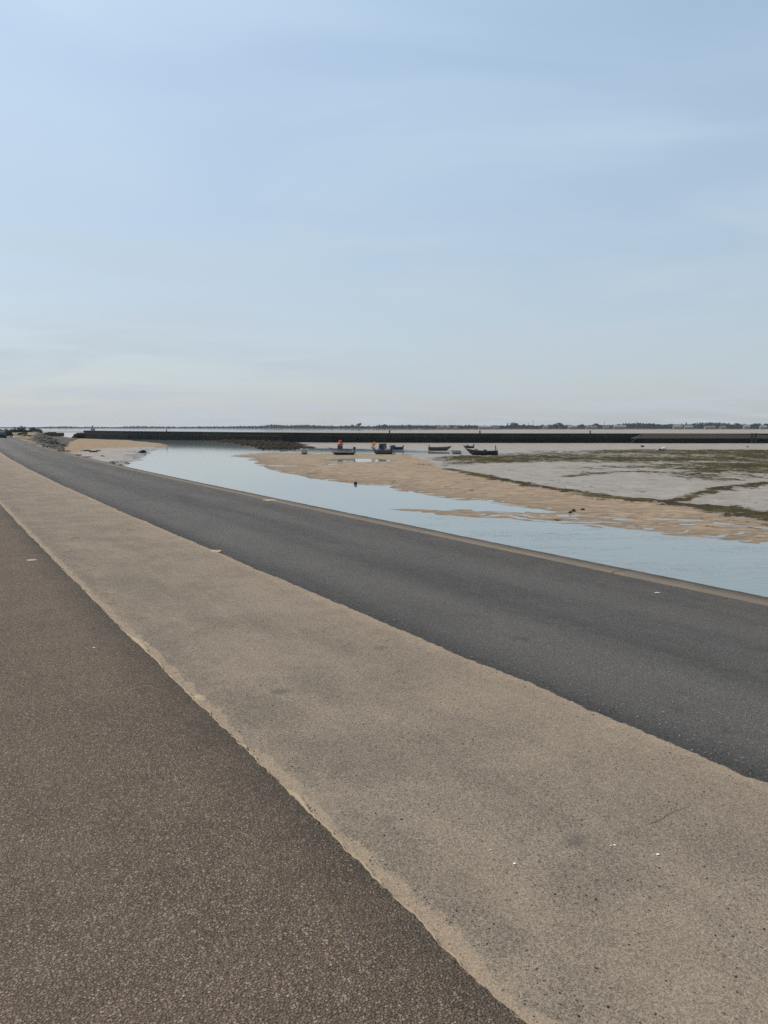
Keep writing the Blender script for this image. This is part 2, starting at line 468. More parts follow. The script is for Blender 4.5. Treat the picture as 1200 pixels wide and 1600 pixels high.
def mat_kerb():
    t = NT('kerb_concrete'); uv = t.uv(); s = t.sep(uv)
    big = t.noise(uv, 1.6, 5, .6); fine = t.noise(uv, 60, 4, .7)
    c = t.mix(t.ramp(big, .3, .7), (0.085, 0.073, 0.060), (0.165, 0.141, 0.114))
    c = t.mix(t.ramp(fine, .4, .7, 0, .7), c, (0.075, 0.068, 0.06))
    sandy = t.ramp(t.math('ADD', s[1], t.math('MULTIPLY', t.math('SUBTRACT', big, .5), .25)), 6.70, 6.85, .55, 0)
    c = t.mix(sandy, c, (0.22, 0.185, 0.145))
    outer_dark = t.math('MULTIPLY', t.ramp(s[1], 6.84, 6.91), t.ramp(t.noise(uv, 8, 4), .15, .5))  # darker towards the outer edge, broken up by noise
    c = t.mix(t.math('MULTIPLY', outer_dark, .65), c, (0.046, 0.040, 0.034))
    jn = t.math('ABSOLUTE', t.math('SUBTRACT', t.math('FRACT', t.math('DIVIDE', s[0], 4.0)), .5))
    c = t.mix(t.ramp(jn, .0015, .004, .8, 0), c, (.03, .027, .025))
    return t.out(c, .92, t.bump(t.math('ADD', fine, big), .9, .015), .12)

def mat_terrain():
    t = NT('tidal_ground'); g = t.n.new('ShaderNodeNewGeometry').outputs['Position']; s = t.sep(g)
    at_ = t.n.new('ShaderNodeAttribute'); at_.attribute_name = 'masks'
    m = t.n.new('ShaderNodeSeparateColor'); t.l.new(at_.outputs['Color'], m.inputs[0])
    sand, alg, rock = m.outputs[0], m.outputs[1], m.outputs[2]
    wet = at_.outputs['Alpha']
    fl = t.scale(g, (1, 1, 0))
    big = t.noise(fl, .12, 5, .6); mid = t.noise(fl, .9, 5, .62, .4); fine = t.noise(fl, 7, 4, .65)
    # ripples: warped bands a hand's breadth high
    wv = t.n.new('ShaderNodeTexWave'); wv.wave_type = 'BANDS'; wv.bands_direction = 'Y'
    t.l.new(t.scale(fl, (.38, 1, 1)), wv.inputs[0]); wv.inputs['Scale'].default_value = .36
    wv.inputs['Distortion'].default_value = 13; wv.inputs['Detail'].default_value = 3; wv.inputs['Detail Scale'].default_value = .9
    rip = wv.outputs['Fac']
    sc_ = t.mix(t.ramp(mid, .3, .7), (0.225, 0.165, 0.110), (0.335, 0.252, 0.170))
    sc_ = t.mix(t.math('MULTIPLY', t.ramp(rip, .40, .9, 0, .55), t.ramp(mid, .35, .6, .3, 1)), sc_, (0.165, 0.122, 0.082))
    trough = t.ramp(t.noise(t.scale(g, (.55, 1.15, 0)), .62, 6, .70, 1.2), .50, .64)
    sc_ = t.mix(t.math('MULTIPLY', trough, .55), sc_, (0.135, 0.096, 0.062))
    crest = t.ramp(t.noise(t.scale(g, (.5, 1.1, 0)), .8, 5, .7, 1.0), .55, .7)
    sc_ = t.mix(t.math('MULTIPLY', crest, .4), sc_, (0.40, 0.315, 0.225))
    mud = t.mix(t.ramp(mid, .3, .72), (0.220, 0.190, 0.155), (0.315, 0.274, 0.225))
    mud = t.mix(t.ramp(t.noise(fl, .33, 6, .7), .38, .60, 0, .85), mud, (0.225, 0.180, 0.134))
    mud = t.mix(t.ramp(fine, .56, .70, 0, .5), mud, (0.10, 0.082, 0.064))
    sm = t.ramp(t.math('ADD', sand, t.math('MULTIPLY', t.math('SUBTRACT', mid, .5), .5)), .35, .65)
    c = t.mix(sm, mud, sc_)
    an = t.noise(t.scale(g, (1, .62, 0)), .20, 9, .74, .8); an2 = t.noise(t.scale(g, (1, .8, 0)), .9, 6, .72)
    am = t.math('ADD', alg, t.math('ADD', t.math('MULTIPLY', t.math('SUBTRACT', an, .5), 2.0), t.math('MULTIPLY', t.math('SUBTRACT', an2, .5), 2.6)))
    spots = t.math('MULTIPLY', t.ramp(t.noise(t.scale(g, (1, .55, 0)), .42, 5, .7), .60, .68), t.math('SUBTRACT', 1.0, sm))
    brown = t.ramp(t.math('ADD', alg, t.math('MULTIPLY', t.math('SUBTRACT', an, .5), 1.6)), .12, .55)
    c = t.mix(t.math('MULTIPLY', brown, .62), c, (0.125, 0.098, 0.066))
    am = t.math('MAXIMUM', t.ramp(am, .36, .50), t.math('MULTIPLY', spots, .6))
    ac = t.mix(t.ramp(fine, .3, .7), (0.017, 0.015, 0.009), (0.058, 0.046, 0.027))
    ac = t.mix(t.ramp(t.noise(fl, .25, 4, .65), .46, .64), ac, (0.075, 0.071, 0.031))
    c = t.mix(t.math('MULTIPLY', am, .92), c, ac)
    rm = t.ramp(t.math('ADD', rock, t.math('MULTIPLY', t.math('SUBTRACT', fine, .5), .6)), .4, .6)
    c = t.mix(rm, c, t.mix(fine, (0.018, 0.015, 0.010), (0.050, 0.041, 0.028)))
    # wet fringe at the water line is darker
    ww = t.math('MULTIPLY', t.ramp(s[2], -3.0, -2.955, 1, 0), .45)
    c = t.mix(ww, c, t.mix(.62, c, (0.03, 0.026, 0.02)))
    nm = t.bump(rip, t.math('MULTIPLY', sm, .9), .05) if False else None
    b1 = t.n.new('ShaderNodeBump'); t.l.new(rip, b1.inputs['Height']); t.l.new(t.math('MULTIPLY', sm, .55), b1.inputs['Strength']); b1.inputs['Distance'].default_value = .06
    nm = t.bump(t.math('ADD', mid, t.math('MULTIPLY', fine, .35)), .5, .06, b1.outputs[0])
    ro = t.mix(sm, (.55,) * 3, (.85,) * 3)
    ro = t.mix(am, ro, (.75,) * 3)
    ro = t.math('MULTIPLY', t.sep(ro)[0], t.math('SUBTRACT', 1.0, t.math('MULTIPLY', wet, .35)))
    sp_ = t.math('MULTIPLY', t.ramp(sm, 0, 1, .15, .03, False), t.math('SUBTRACT', 1.0, t.math('MAXIMUM', am, rm)))
    return t.out(c, ro, nm, sp_)

def mat_water():
    t = NT('sea_water'); g = t.n.new('ShaderNodeNewGeometry').outputs['Position']
    a = t.noise(t.scale(g, (.8, 1.6, 0)), 1.3, 3, .55, .4); b = t.noise(t.scale(g, (.7, 1.5, 0)), 5.5, 3, .5)
    patch = t.noise(t.scale(g, (1, 1, 0)), .045, 3, .5)
    h = t.math('ADD', t.math('MULTIPLY', a, 1.0), t.math('MULTIPLY', b, .28))
    n = t.n.new('ShaderNodeBump'); t.l.new(h, n.inputs['Height']); n.inputs['Distance'].default_value = .06
    vd = t.n.new('ShaderNodeVectorMath'); vd.operation = 'DISTANCE'; t.l.new(t.scale(g, (1, 1, 0)), vd.inputs[0]); vd.inputs[1].default_value = (15, 22, 0)
    breeze = t.ramp(vd.outputs['Value'], 8, 34, .85, .04)
    t.l.new(t.math('MULTIPLY', breeze, t.ramp(t.noise(t.scale(g, (.5, 1, 0)), .35, 4, .6), .35, .7, .25, 1)), n.inputs['Strength'])
    c = t.mix(patch, (0.150, 0.180, 0.176), (0.180, 0.207, 0.202))
    return t.out(c, .06, n.outputs[0], .5, ior=1.333)

def mat_stone_wall(name, c1, c2, sc_=1.0):
    t = NT(name); o = t.obj(); s = t.sep(o)
    br = t.n.new('ShaderNodeTexBrick'); t.l.new(t.uv(), br.inputs[0])
    br.inputs['Scale'].default_value = 1.0; br.inputs['Brick Width'].default_value = 1.3; br.inputs['Row Height'].default_value = .48
    br.inputs['Mortar Size'].default_value = .03
    br.inputs['Color1'].default_value = (*c1, 1); br.inputs['Color2'].default_value = (*c2, 1); br.inputs['Mortar'].default_value = (*[x * .5 for x in c1], 1)
    n1 = t.noise(o, .12 * sc_, 4); n2 = t.noise(o, 1.4, 5, .65)
    c = t.mix(t.ramp(n1, .35, .7, 0, .5), br.outputs[0], c2)
    c = t.mix(t.ramp(n2, .5, .75, 0, .7), c, tuple(x * .6 for x in c1))
    # weed grows up to the high-tide mark
    tide = t.ramp(t.math('ADD', s[2], t.math('MULTIPLY', n2, 1.0)), -1.3, -.5, 1, 0)
    c = t.mix(t.math('MULTIPLY', tide, .8), c, (0.008, 0.009, 0.007))
    return t.out(c, .85, t.bump(n2, .6, .06), .06)

def mat_rocks():
    t = NT('embankment_stone'); uv = t.uv(); s = t.sep(uv); o = t.obj()
    v = t.voro(o, 1.5); c0 = t.sep(v.outputs['Color'])
    n = t.noise(o, .5, 5, .65); fine = t.noise(o, 5, 4, .65)
    c = t.mix(c0[0], (0.085, 0.076, 0.067), (0.195, 0.176, 0.155))
    c = t.mix(t.ramp(v.outputs['Distance'], .35, .6, 0, .65), c, (.04, .036, .032))
    c = t.mix(t.ramp(fine, .5, .8, 0, .5), c, (.08, .075, .068))
    verge = t.mix(t.ramp(n, .4, .6), (0.26, 0.21, 0.15), (0.085, 0.085, 0.045))
    c = t.mix(t.ramp(s[1], .34, .46, 1, 0), c, verge)
    low_ = t.ramp(t.math('ADD', s[1], t.math('MULTIPLY', n, .2)), .92, 1.02)
    c = t.mix(low_, c, (.06, .045, .034))
    return t.out(c, .9, t.bump(t.math('ADD', t.math('MULTIPLY', v.outputs['Distance'], -1.2), fine), .8, .15), .08)

def mat_leaf(name, c1, c2):
    t = NT(name); o = t.obj()
    oi = t.n.new('ShaderNodeObjectInfo').outputs['Random']
    n = t.noise(o, .6, 3); n2 = t.noise(o, 3.1, 2)
    c = t.mix(t.ramp(t.math('ADD', t.math('MULTIPLY', n, .6), t.math('MULTIPLY', n2, .4)), .35, .65), c1, c2)
    c = t.mix(t.math('MULTIPLY', oi, .35), c, tuple(x * .6 for x in c1))
    return t.out(c, .75, None, .25)

M = {}
M['path'] = mat_path(); M['road'] = mat_road(); M['drift'] = mat_sand_drift(); M['kerb'] = mat_kerb()
M['terrain'] = mat_terrain(); M['water'] = mat_water(); M['rocks'] = mat_rocks()
M['jetty'] = mat_stone_wall('jetty_stone', (0.016, 0.017, 0.015), (0.036, 0.036, 0.030))
M['quay'] = mat_stone_wall('quay_stone', (0.16, 0.145, 0.125), (0.21, 0.19, 0.16))
M['slip'] = plain('slip_concrete', (0.050, 0.043, 0.033), .9, .35, .5, bump=.03)
M['slipdark'] = plain('shaded_concrete', (0.014, 0.012, 0.010), .9, .4, .5, bump=.03)  # darker copy of the slip concrete, shade of the upright foot in its colour
M['leaf_far'] = mat_leaf('far_foliage', (0.008, 0.015, 0.010), (0.024, 0.034, 0.020))
M['leaf_bush'] = mat_leaf('tamarisk_foliage', (0.030, 0.036, 0.014), (0.095, 0.092, 0.040))
M['leaf_pale'] = mat_leaf('saltbush_foliage', (0.085, 0.095, 0.055), (0.19, 0.19, 0.115))
M['bark'] = plain('bark', (0.06, 0.048, 0.036), .9)
M['darkpaint'] = plain('charcoal_paint', (0.035, 0.039, 0.043), .5)
M['black'] = plain('black_plastic', (0.012, 0.012, 0.014), .4, .2)
M['white'] = plain('white_gelcoat', (0.62, 0.62, 0.60), .4, .25)
M['grey'] = plain('grey_gelcoat', (0.30, 0.31, 0.315), .45, .3)
M['navy'] = plain('navy_paint', (0.016, 0.036, 0.10), .4, .2)
M['orange'] = plain('orange_fabric', (0.90, 0.33, 0.06), .7, .15)
M['red'] = plain('red_fabric', (0.42, 0.040, 0.032), .7, .15)
M['pink'] = plain('faded_red_fabric', (0.55, 0.20, 0.15), .7, .15)
M['wood'] = plain('weathered_wood', (0.16, 0.135, 0.11), .8, .35, 6)
M['alu'] = plain('dull_aluminium', (0.42, 0.43, 0.44), .4, .2, metal=.6)
M['rockblack'] = plain('weedy_rock', (0.020, 0.018, 0.014), .7, .4, 4, bump=.05)
M['shell'] = plain('shell', (0.78, 0.76, 0.72), .5, .15, 60)
M['wallpale'] = plain('pale_render', (0.23, 0.195, 0.17), .85, .15, .3)
M['rooftile'] = plain('faded_roof_tile', (0.17, 0.11, 0.085), .85, .3, .8)
M['slate'] = plain('pale_sheet_roof', (0.27, 0.24, 0.22), .8, .2, .5)
M['pane'] = plain('dark_window', (0.03, 0.035, 0.04), .1, .1)
M['brownwall'] = plain('brown_stone', (0.115, 0.088, 0.062), .9, .5, .6, bump=.06)

def hull_paint(name, top, bottom, line):
    """topsides over antifouling, parted at a painted waterline"""
    t = NT(name); o = t.obj(); s = t.sep(o)
    n = t.noise(o, 2.2, 5, .65); st = t.noise(t.scale(o, (6, 6, .6)), 1.5, 3)
    z = t.math('ADD', s[2], t.math('MULTIPLY', t.math('SUBTRACT', n, .5), .05))
    up_ = t.mix(t.ramp(st, .5, .75, 0, .5), top, tuple(x * .45 for x in top))
    c = t.mix(t.ramp(z, line - .012, line + .012), t.mix(n, bottom, tuple(x * .5 for x in bottom)), up_)
    return t.out(c, .45, None, .5)

# ------------------------------------------------------------------ promenade: path, concrete strip, road, kerb
A_DIR, C_DIR = np.array([-.52, .854]), np.array([.854, .52])
A_DIR, C_DIR = A_DIR / np.linalg.norm(A_DIR), C_DIR / np.linalg.norm(C_DIR)
_wa = np.array([-20, 0, 15, 30, 52, 72, 100, 130, 180, 240, 320])
_ww = np.array([0, 0, 0.08, .36, 1.25, 2.45, 4.35, 6.6, 11.0, 17.0, 26.0])
def bend(a): # smooth sideways curve of the road
    return sum(np.interp(a + d, _wa, _ww) for d in (-8, -4, 0, 4, 8)) / 5 - 0.02
def road_z(a):
    return -1.0 * sstep(118, 190, np.asarray(a, float))
def prom(a, c, z=0.0):
    a, c = np.broadcast_arrays(np.asarray(a, float), np.asarray(c, float))
    q = c + bend(a)
    return np.stack([a * A_DIR[0] + q * C_DIR[0], a * A_DIR[1] + q * C_DIR[1], road_z(a) + z], -1)
def a_steps(a0, a1, fine):
    out, a = [a0], a0
    while a < a1:
        a += max(fine, .006 * max(0, a - 2)); out.append(min(a, a1))
    return np.array(out)
def edge_wobble(a, seed, amp):
    a = np.asarray(a, float)
    return amp * (fbm(a * 1.1, a * 0 + seed, seed, 5, .62) + .8 * fbm(a * 11, a * 0 + 3.3, seed + 9, 4, .7))
def strip(name, a, cs, z, mat):
    """cs: (len(a), m) cross positions"""
    A = np.repeat(a[:, None], cs.shape[1], 1)
    P = prom(A, cs, z)
    return grid_object(name, P, mat, uv=np.stack([A, cs], -1))

A1 = a_steps(-6, 300, .012)
path_edge = 1.345 + edge_wobble(A1, 3, .018) + .005 * fbm(A1 * 42, A1 * 0, 8, 2)
cs = np.stack([np.full_like(A1, -16), np.full_like(A1, -4), np.full_like(A1, 0), np.full_like(A1, 1.2), path_edge - .012, path_edge, path_edge + .004], 1)
zz = np.stack([np.full_like(A1, .030)] * 4 + [np.full_like(A1, .029), np.full_like(A1, .018), np.full_like(A1, -.02)], 1)
tag(strip('path', A1, cs, zz, M['path']), kind='structure')

conc_edge = 3.285 + edge_wobble(A1, 21, .032) + .008 * fbm(A1 * 40, A1 * 0, 9, 2)
cs = np.stack([np.full_like(A1, 1.25), np.full_like(A1, 1.9), np.full_like(A1, 2.6), np.full_like(A1, 3.1), conc_edge - .02, conc_edge, conc_edge + .006], 1)
zz = np.stack([np.full_like(A1, .012)] * 4 + [np.full_like(A1, .012), np.full_like(A1, .007), np.full_like(A1, -.02)], 1)
JOINTS = [(1.86, .06), (5.05, -.04), (7.9, .02), (9.9, -.05), (13.4, .03), (17.0, 0.02), (22.0, 0.0)]
M['concrete'] = mat_concrete(JOINTS)
tag(strip('pavement', A1, cs, zz, M['concrete']), kind='structure')

A2 = a_steps(-6, 300, .25)
cr = np.array([3.1, 3.6, 4.3, 5.0, 5.7, 6.3, 6.72])
tag(strip('road', A2, np.repeat(cr[None], len(A2), 0), np.repeat((.012 * np.sin((cr - 3.1) / 3.62 * math.pi) - .004)[None], len(A2), 0), M['road']), kind='structure')

# land behind the path
cs = np.repeat(np.array([-400., -120, -40, -15.9])[None], len(A2), 0)
M['verge'] = plain('dry_grass', (0.12, 0.11, 0.06), .9, .4, .4, bump=.05)
tag(strip('ground', A2, cs, 0.0, M['verge']), kind='structure')

# kerb along the quay edge: worn arris, slight batter
A3 = a_steps(-6, 62, .05)
w1, w2 = edge_wobble(A3, 31, .012), edge_wobble(A3, 33, .008)
prof_c = [6.66, 6.68, 6.71, 6.80, 6.90, 6.965, 6.99, 6.995]
prof_z = [-.02, .004, .008, .011, .013, .010, .002, -.30]
cs = np.stack([np.full_like(A3, q) + (w1 if q < 6.75 else w2 if q > 6.95 else 0) for q in prof_c], 1)
zz = np.stack([np.full_like(A3, q) + .4 * w2 for q in prof_z], 1)
tag(strip('kerb', A3, cs, zz, M['kerb']), kind='structure')

# quay wall below the kerb
pts = []
aq = np.linspace(-6, 62, 60)
cs = np.repeat(np.array([6.5, 6.96, 7.06, 7.25])[None], len(aq), 0)
zz = np.repeat(np.array([-.30, -.302, -1.6, -4.2])[None], len(aq), 0)
q = strip('quay_wall', aq, cs, zz, M['quay'])
tag(q, 'sloping stone quay wall dropping from the kerb into the channel', 'wall')

# sand swept against the path edge and along the kerb foot
def drift(name, a0, a1, fine, c_fun, w_fun, h, seed, flip=False):
    a = a_steps(a0, a1, fine)
    c0 = c_fun(a); w = w_fun(a)
    ts = np.array([0, .12, .3, .5, .7, .88, 1.0])
    hp = np.array([-.006, .6, 1.0, .9, .6, .25, -.35])
    if flip: ts = 1 - ts
    C = c0[:, None] + w[:, None] * ts[None]
    n = fbm(a[:, None] * 9, C * 14, seed, 4) * .35 + 1
    Z = .012 + h * hp[None] * n
    A = np.repeat(a[:, None], len(ts), 1)
    o = grid_object(name, prom(A, C, Z), M['drift'])
    return tag(o, kind='stuff')
def w_path(a):
    n = .5 + .5 * fbm(a * .75, a * 0, 41, 4, .6) + .45 * fbm(a * 8, a * 0 + 7, 43, 3, .65)
    bumpy = .050 * np.exp(-((a - 5.85) / .22) ** 2) + .03 * np.exp(-((a - 2.95) / .12) ** 2)
    n = n + .5 * fbm(a * 30, a * 0 + 1, 47, 3, .7)
    return np.clip(.004 + .026 * n, .002, .10) + bumpy
drift('sand', -6, 120, .012, lambda a: 1.335 + edge_wobble(a, 3, .018) + .006 * fbm(a * 20, a * 0, 44, 2), w_path, .017, 45)
def sand_patch(px, py, wx, wy, seed, z):
    cx, cy = at(px, py, z); x2, y2 = at(px, py + wy, z)
    rx, ry = wx * cy / FPX, abs(y2 - cy)
    th = np.linspace(0, 2 * math.pi, 64, endpoint=False); rr = np.linspace(0, 1, 7)
    k = 1 + .35 * fbm(np.cos(th) * 2.2 + 5, np.sin(th) * 2.2, seed, 4, .7) * 1.6
    P = np.zeros((7, 65, 3))
    for i, q in enumerate(rr):
        P[i, :64, 0] = cx + rx * q * k * np.cos(th); P[i, :64, 1] = cy + ry * q * k * np.sin(th)
        P[i, :64, 2] = z + .006 * (1 - q ** 2) - .004 * q
    P[:, 64] = P[:, 0]
    tag(grid_object('sand', P, M['drift']), kind='stuff')
sand_patch(50, 875, 13, 2.2, 201, .028)
sand_patch(214, 1010, 16, 9, 202, .014)
sand_patch(424, 781, 14, 1.0, 203, .008)
sand_patch(334, 861, 11, 2.2, 204, .010)
sand_patch(310, 1090, 12, 6, 205, .014)
# loose grit and little stones
def grit(name, n, seed, c0, c1, a0, a1, mats, smin, smax, z):
    mb = MB(); r = random.Random(seed); vs, fs = ico(1)
    for _ in range(n):
        a = a0 + (a1 - a0) * r.random() ** 1.7; c = r.uniform(c0, c1)
        s = smin + (smax - smin) * r.random() ** 3
        p = prom(a, c, z)
        sx, sy, sz = s * r.uniform(.7, 1.4), s * r.uniform(.7, 1.3), s * r.uniform(.4, .8)
        th = r.uniform(0, 6.28); ct, st = math.cos(th), math.sin(th)
        mb.add([(p[0] + (v[0] * sx * ct - v[1] * sy * st) * r.uniform(.85, 1.15), p[1] + (v[0] * sx * st + v[1] * sy * ct), p[2] + sz * .35 + v[2] * sz) for v in vs], fs)
    return tag(mb.build(name, mats), kind='stuff')
M['grit'] = plain('dark_grit', (0.045, 0.040, 0.036), .85, .4, 40)
M['gritpale'] = plain('pale_grit', (0.34, 0.30, 0.24), .85, .3, 40)
grit('grit', 1500, 71, 1.42, 3.25, .9, 16, M['grit'], .0014, .0050, .012)
grit('gravel', 900, 72, 1.40, 3.27, .9, 14, M['gritpale'], .001, .0034, .012)
grit('gravel', 500, 73, -2.2, 1.3, .6, 9, M['gritpale'], .001, .003, .030)

grit('grit', 700, 74, 1.26, 1.46, .8, 13, M['grit'], .0012, .0048, .024)
grit('gravel', 700, 75, 1.24, 1.44, .8, 12, M['gritpale'], .0014, .0050, .026)
grit('grit', 600, 76, 3.16, 3.40, 1.6, 14, M['grit'], .0016, .0060, .010)
grit('gravel', 700, 77, 3.20, 3.46, 1.6, 14, M['gritpale'], .0014, .0055, .008)

# shell fragments and small pale scraps
def shell(px, py, size, seed, label, z=.014):
    r = random.Random(seed); p = at(px, py, z); mb = MB()
    for k in range(r.choice((2, 3, 3))):
        cx, cy = r.uniform(-1, 1) * size * .8, r.uniform(-.5, .5) * size * .5
        n, s = 7, size * r.uniform(.35, .7); th = r.uniform(0, 6.28)
        ring = []
        for i in range(n):
            a = th + i / n * 6.28; q = s * r.uniform(.55, 1.0)
            ring.append((cx + q * math.cos(a), cy + .6 * q * math.sin(a), .001))
        top = [(cx + (x - cx) * .45, cy + (y - cy) * .45, s * .28) for x, y, _ in ring]
        fs = [(i, (i + 1) % n, n + (i + 1) % n, n + i) for i in range(n)] + [tuple(range(n, 2 * n)), tuple(range(n - 1, -1, -1))]
        mb.add(ring + top, fs)
    o = mb.build('shell_fragment', M['shell'], loc=(p[0], p[1], z))
    o.rotation_euler = (0, 0, r.uniform(-.4, .4))
    tag(o, label, 'shell', 'broken shells on the promenade')
shell(1028, 1336, .020, 1, 'widest broken white shell on the sandy concrete strip')
shell(958, 1321, .014, 2, 'broken white shell just left of the widest shell on the concrete')
shell(803, 1349, .013, 3, 'small white shell scrap in the middle of the concrete strip, nearer pair')
shell(767, 1328, .009, 4, 'tiny white shell scrap at the left of the middle pair on the concrete')
shell(148, 1012, .017, 5, 'single bright white shell scrap on the brown asphalt path', .032)
shell(1027, 926, .030, 6, 'pale shell scrap lying on the dark road near the kerb', .010)
shell(640, 1003, .010, 7, 'white shell speck on the concrete near the road edge')

# ------------------------------------------------------------------ tidal flats (terrain) and water
SEA = -3.0
def poly(pts): return np.array([at(x, y, SEA) for x, y in pts])
BANK = poly([(368, 711), (372, 713.5), (385, 718), (400, 725), (425, 733.5), (450, 740), (490, 748), (530, 754), (556, 757), (600, 762), (650, 770), (700, 778), (760, 786), (800, 792), (850, 799.5), (800, 798.5), (740, 795.5), (690, 797), (640, 796.5), (612, 795), (650, 800), (700, 805), (750, 808.5), (800, 811), (850, 815), (900, 820), (950, 825), (1000, 830), (1050, 835), (1100, 840), (1150, 846), (1200, 850), (1300, 862), (1500, 890), (2200, 980), (4000, 1000), (6000, 700), (3000, 689.6), (1400, 690), (800, 690), (440, 688.5), (450, 694), (478, 700.5), (520, 701), (560, 701.5), (620, 703), (660, 705), (700, 706.5), (735, 708), (700, 709.4), (650, 709.6), (600, 709.6), (500, 708.6), (410, 707.6), (380, 708.6)])
ROCKBANK = poly([(312, 686), (345, 686.6), (400, 688), (440, 689.3), (460, 696), (470, 700), (455, 703), (420, 702), (405, 699), (380, 694.5), (345, 691), (325, 689)])
BEACH = poly([(-300, 684), (60, 683.6), (130, 685.3), (200, 688), (240, 691), (258, 694), (265, 697.5), (250, 701), (236, 704), (231, 709), (222, 716), (210, 722), (196, 731), (185, 745), (-600, 760)])
FLAT = poly([(330, 689), (330, 676), (420, 674.2), (520, 673.4), (640, 672.2), (800, 671.2), (1200, 671), (1900, 671), (6000, 671), (6000, 691)])
FLAT2 = poly([(-800, 676), (-800, 674), (40, 673.4), (130, 673.3), (330, 674.2), (336, 676.2), (200, 676), (130, 676)])
SHORE = poly([(-1500, 669.2), (60, 669.3), (300, 669.4), (420, 669.8), (560, 670.3), (700, 670.7), (900, 670.8), (1200, 670.8), (2600, 670.8), (2600, 667.95), (-1500, 667.95)])
def sdist(P, X, Y):
    d = np.full(X.shape, 1e9); ins = np.zeros(X.shape, bool)
    n = len(P)
    for i in range(n):
        ax, ay = P[i]; bx, by = P[(i + 1) % n]
        ex, ey = bx - ax, by - ay
        t = np.clip(((X - ax) * ex + (Y - ay) * ey) / (ex * ex + ey * ey + 1e-12), 0, 1)
        d = np.minimum(d, np.hypot(X - ax - t * ex, Y - ay - t * ey))
        if ey != 0:
            c = ((ay > Y) != (by > Y)) & (X < ex * (Y - ay) / ey + ax)
            ins ^= c
    return np.where(ins, d, -d)
def seg_dist(pts, X, Y):
    P = poly(pts); d = np.full(X.shape, 1e9); tt = np.zeros(X.shape)
    for i in range(len(P) - 1):
        (ax, ay), (bx, by) = P[i], P[i + 1]
        ex, ey = bx - ax, by - ay
        t = np.clip(((X - ax) * ex + (Y - ay) * ey) / (ex * ex + ey * ey), 0, 1)
        q = np.hypot(X - ax - t * ex, Y - ay - t * ey)
        tt = np.where(q < d, (i + t) / (len(P) - 1), tt); d = np.minimum(d, q)
    return d, tt
PUDDLES = [(562, 718.8, 46, 2.6), (800, 796, 50, 1.6), (848, 798.5, 26, 1.5), (890, 803.5, 22, 1.2), (975, 809.8, 17, 1.8), (1035, 809.5, 17, 1.5), (1078, 811, 20, 1.8), (1072, 817.5, 14, 1.4), (1132, 816.5, 14, 1.9), (1160, 820.5, 15, 1.5), (1190, 823, 12, 1.4), (950, 806.5, 14, 1.0), (715, 789, 30, .8)]
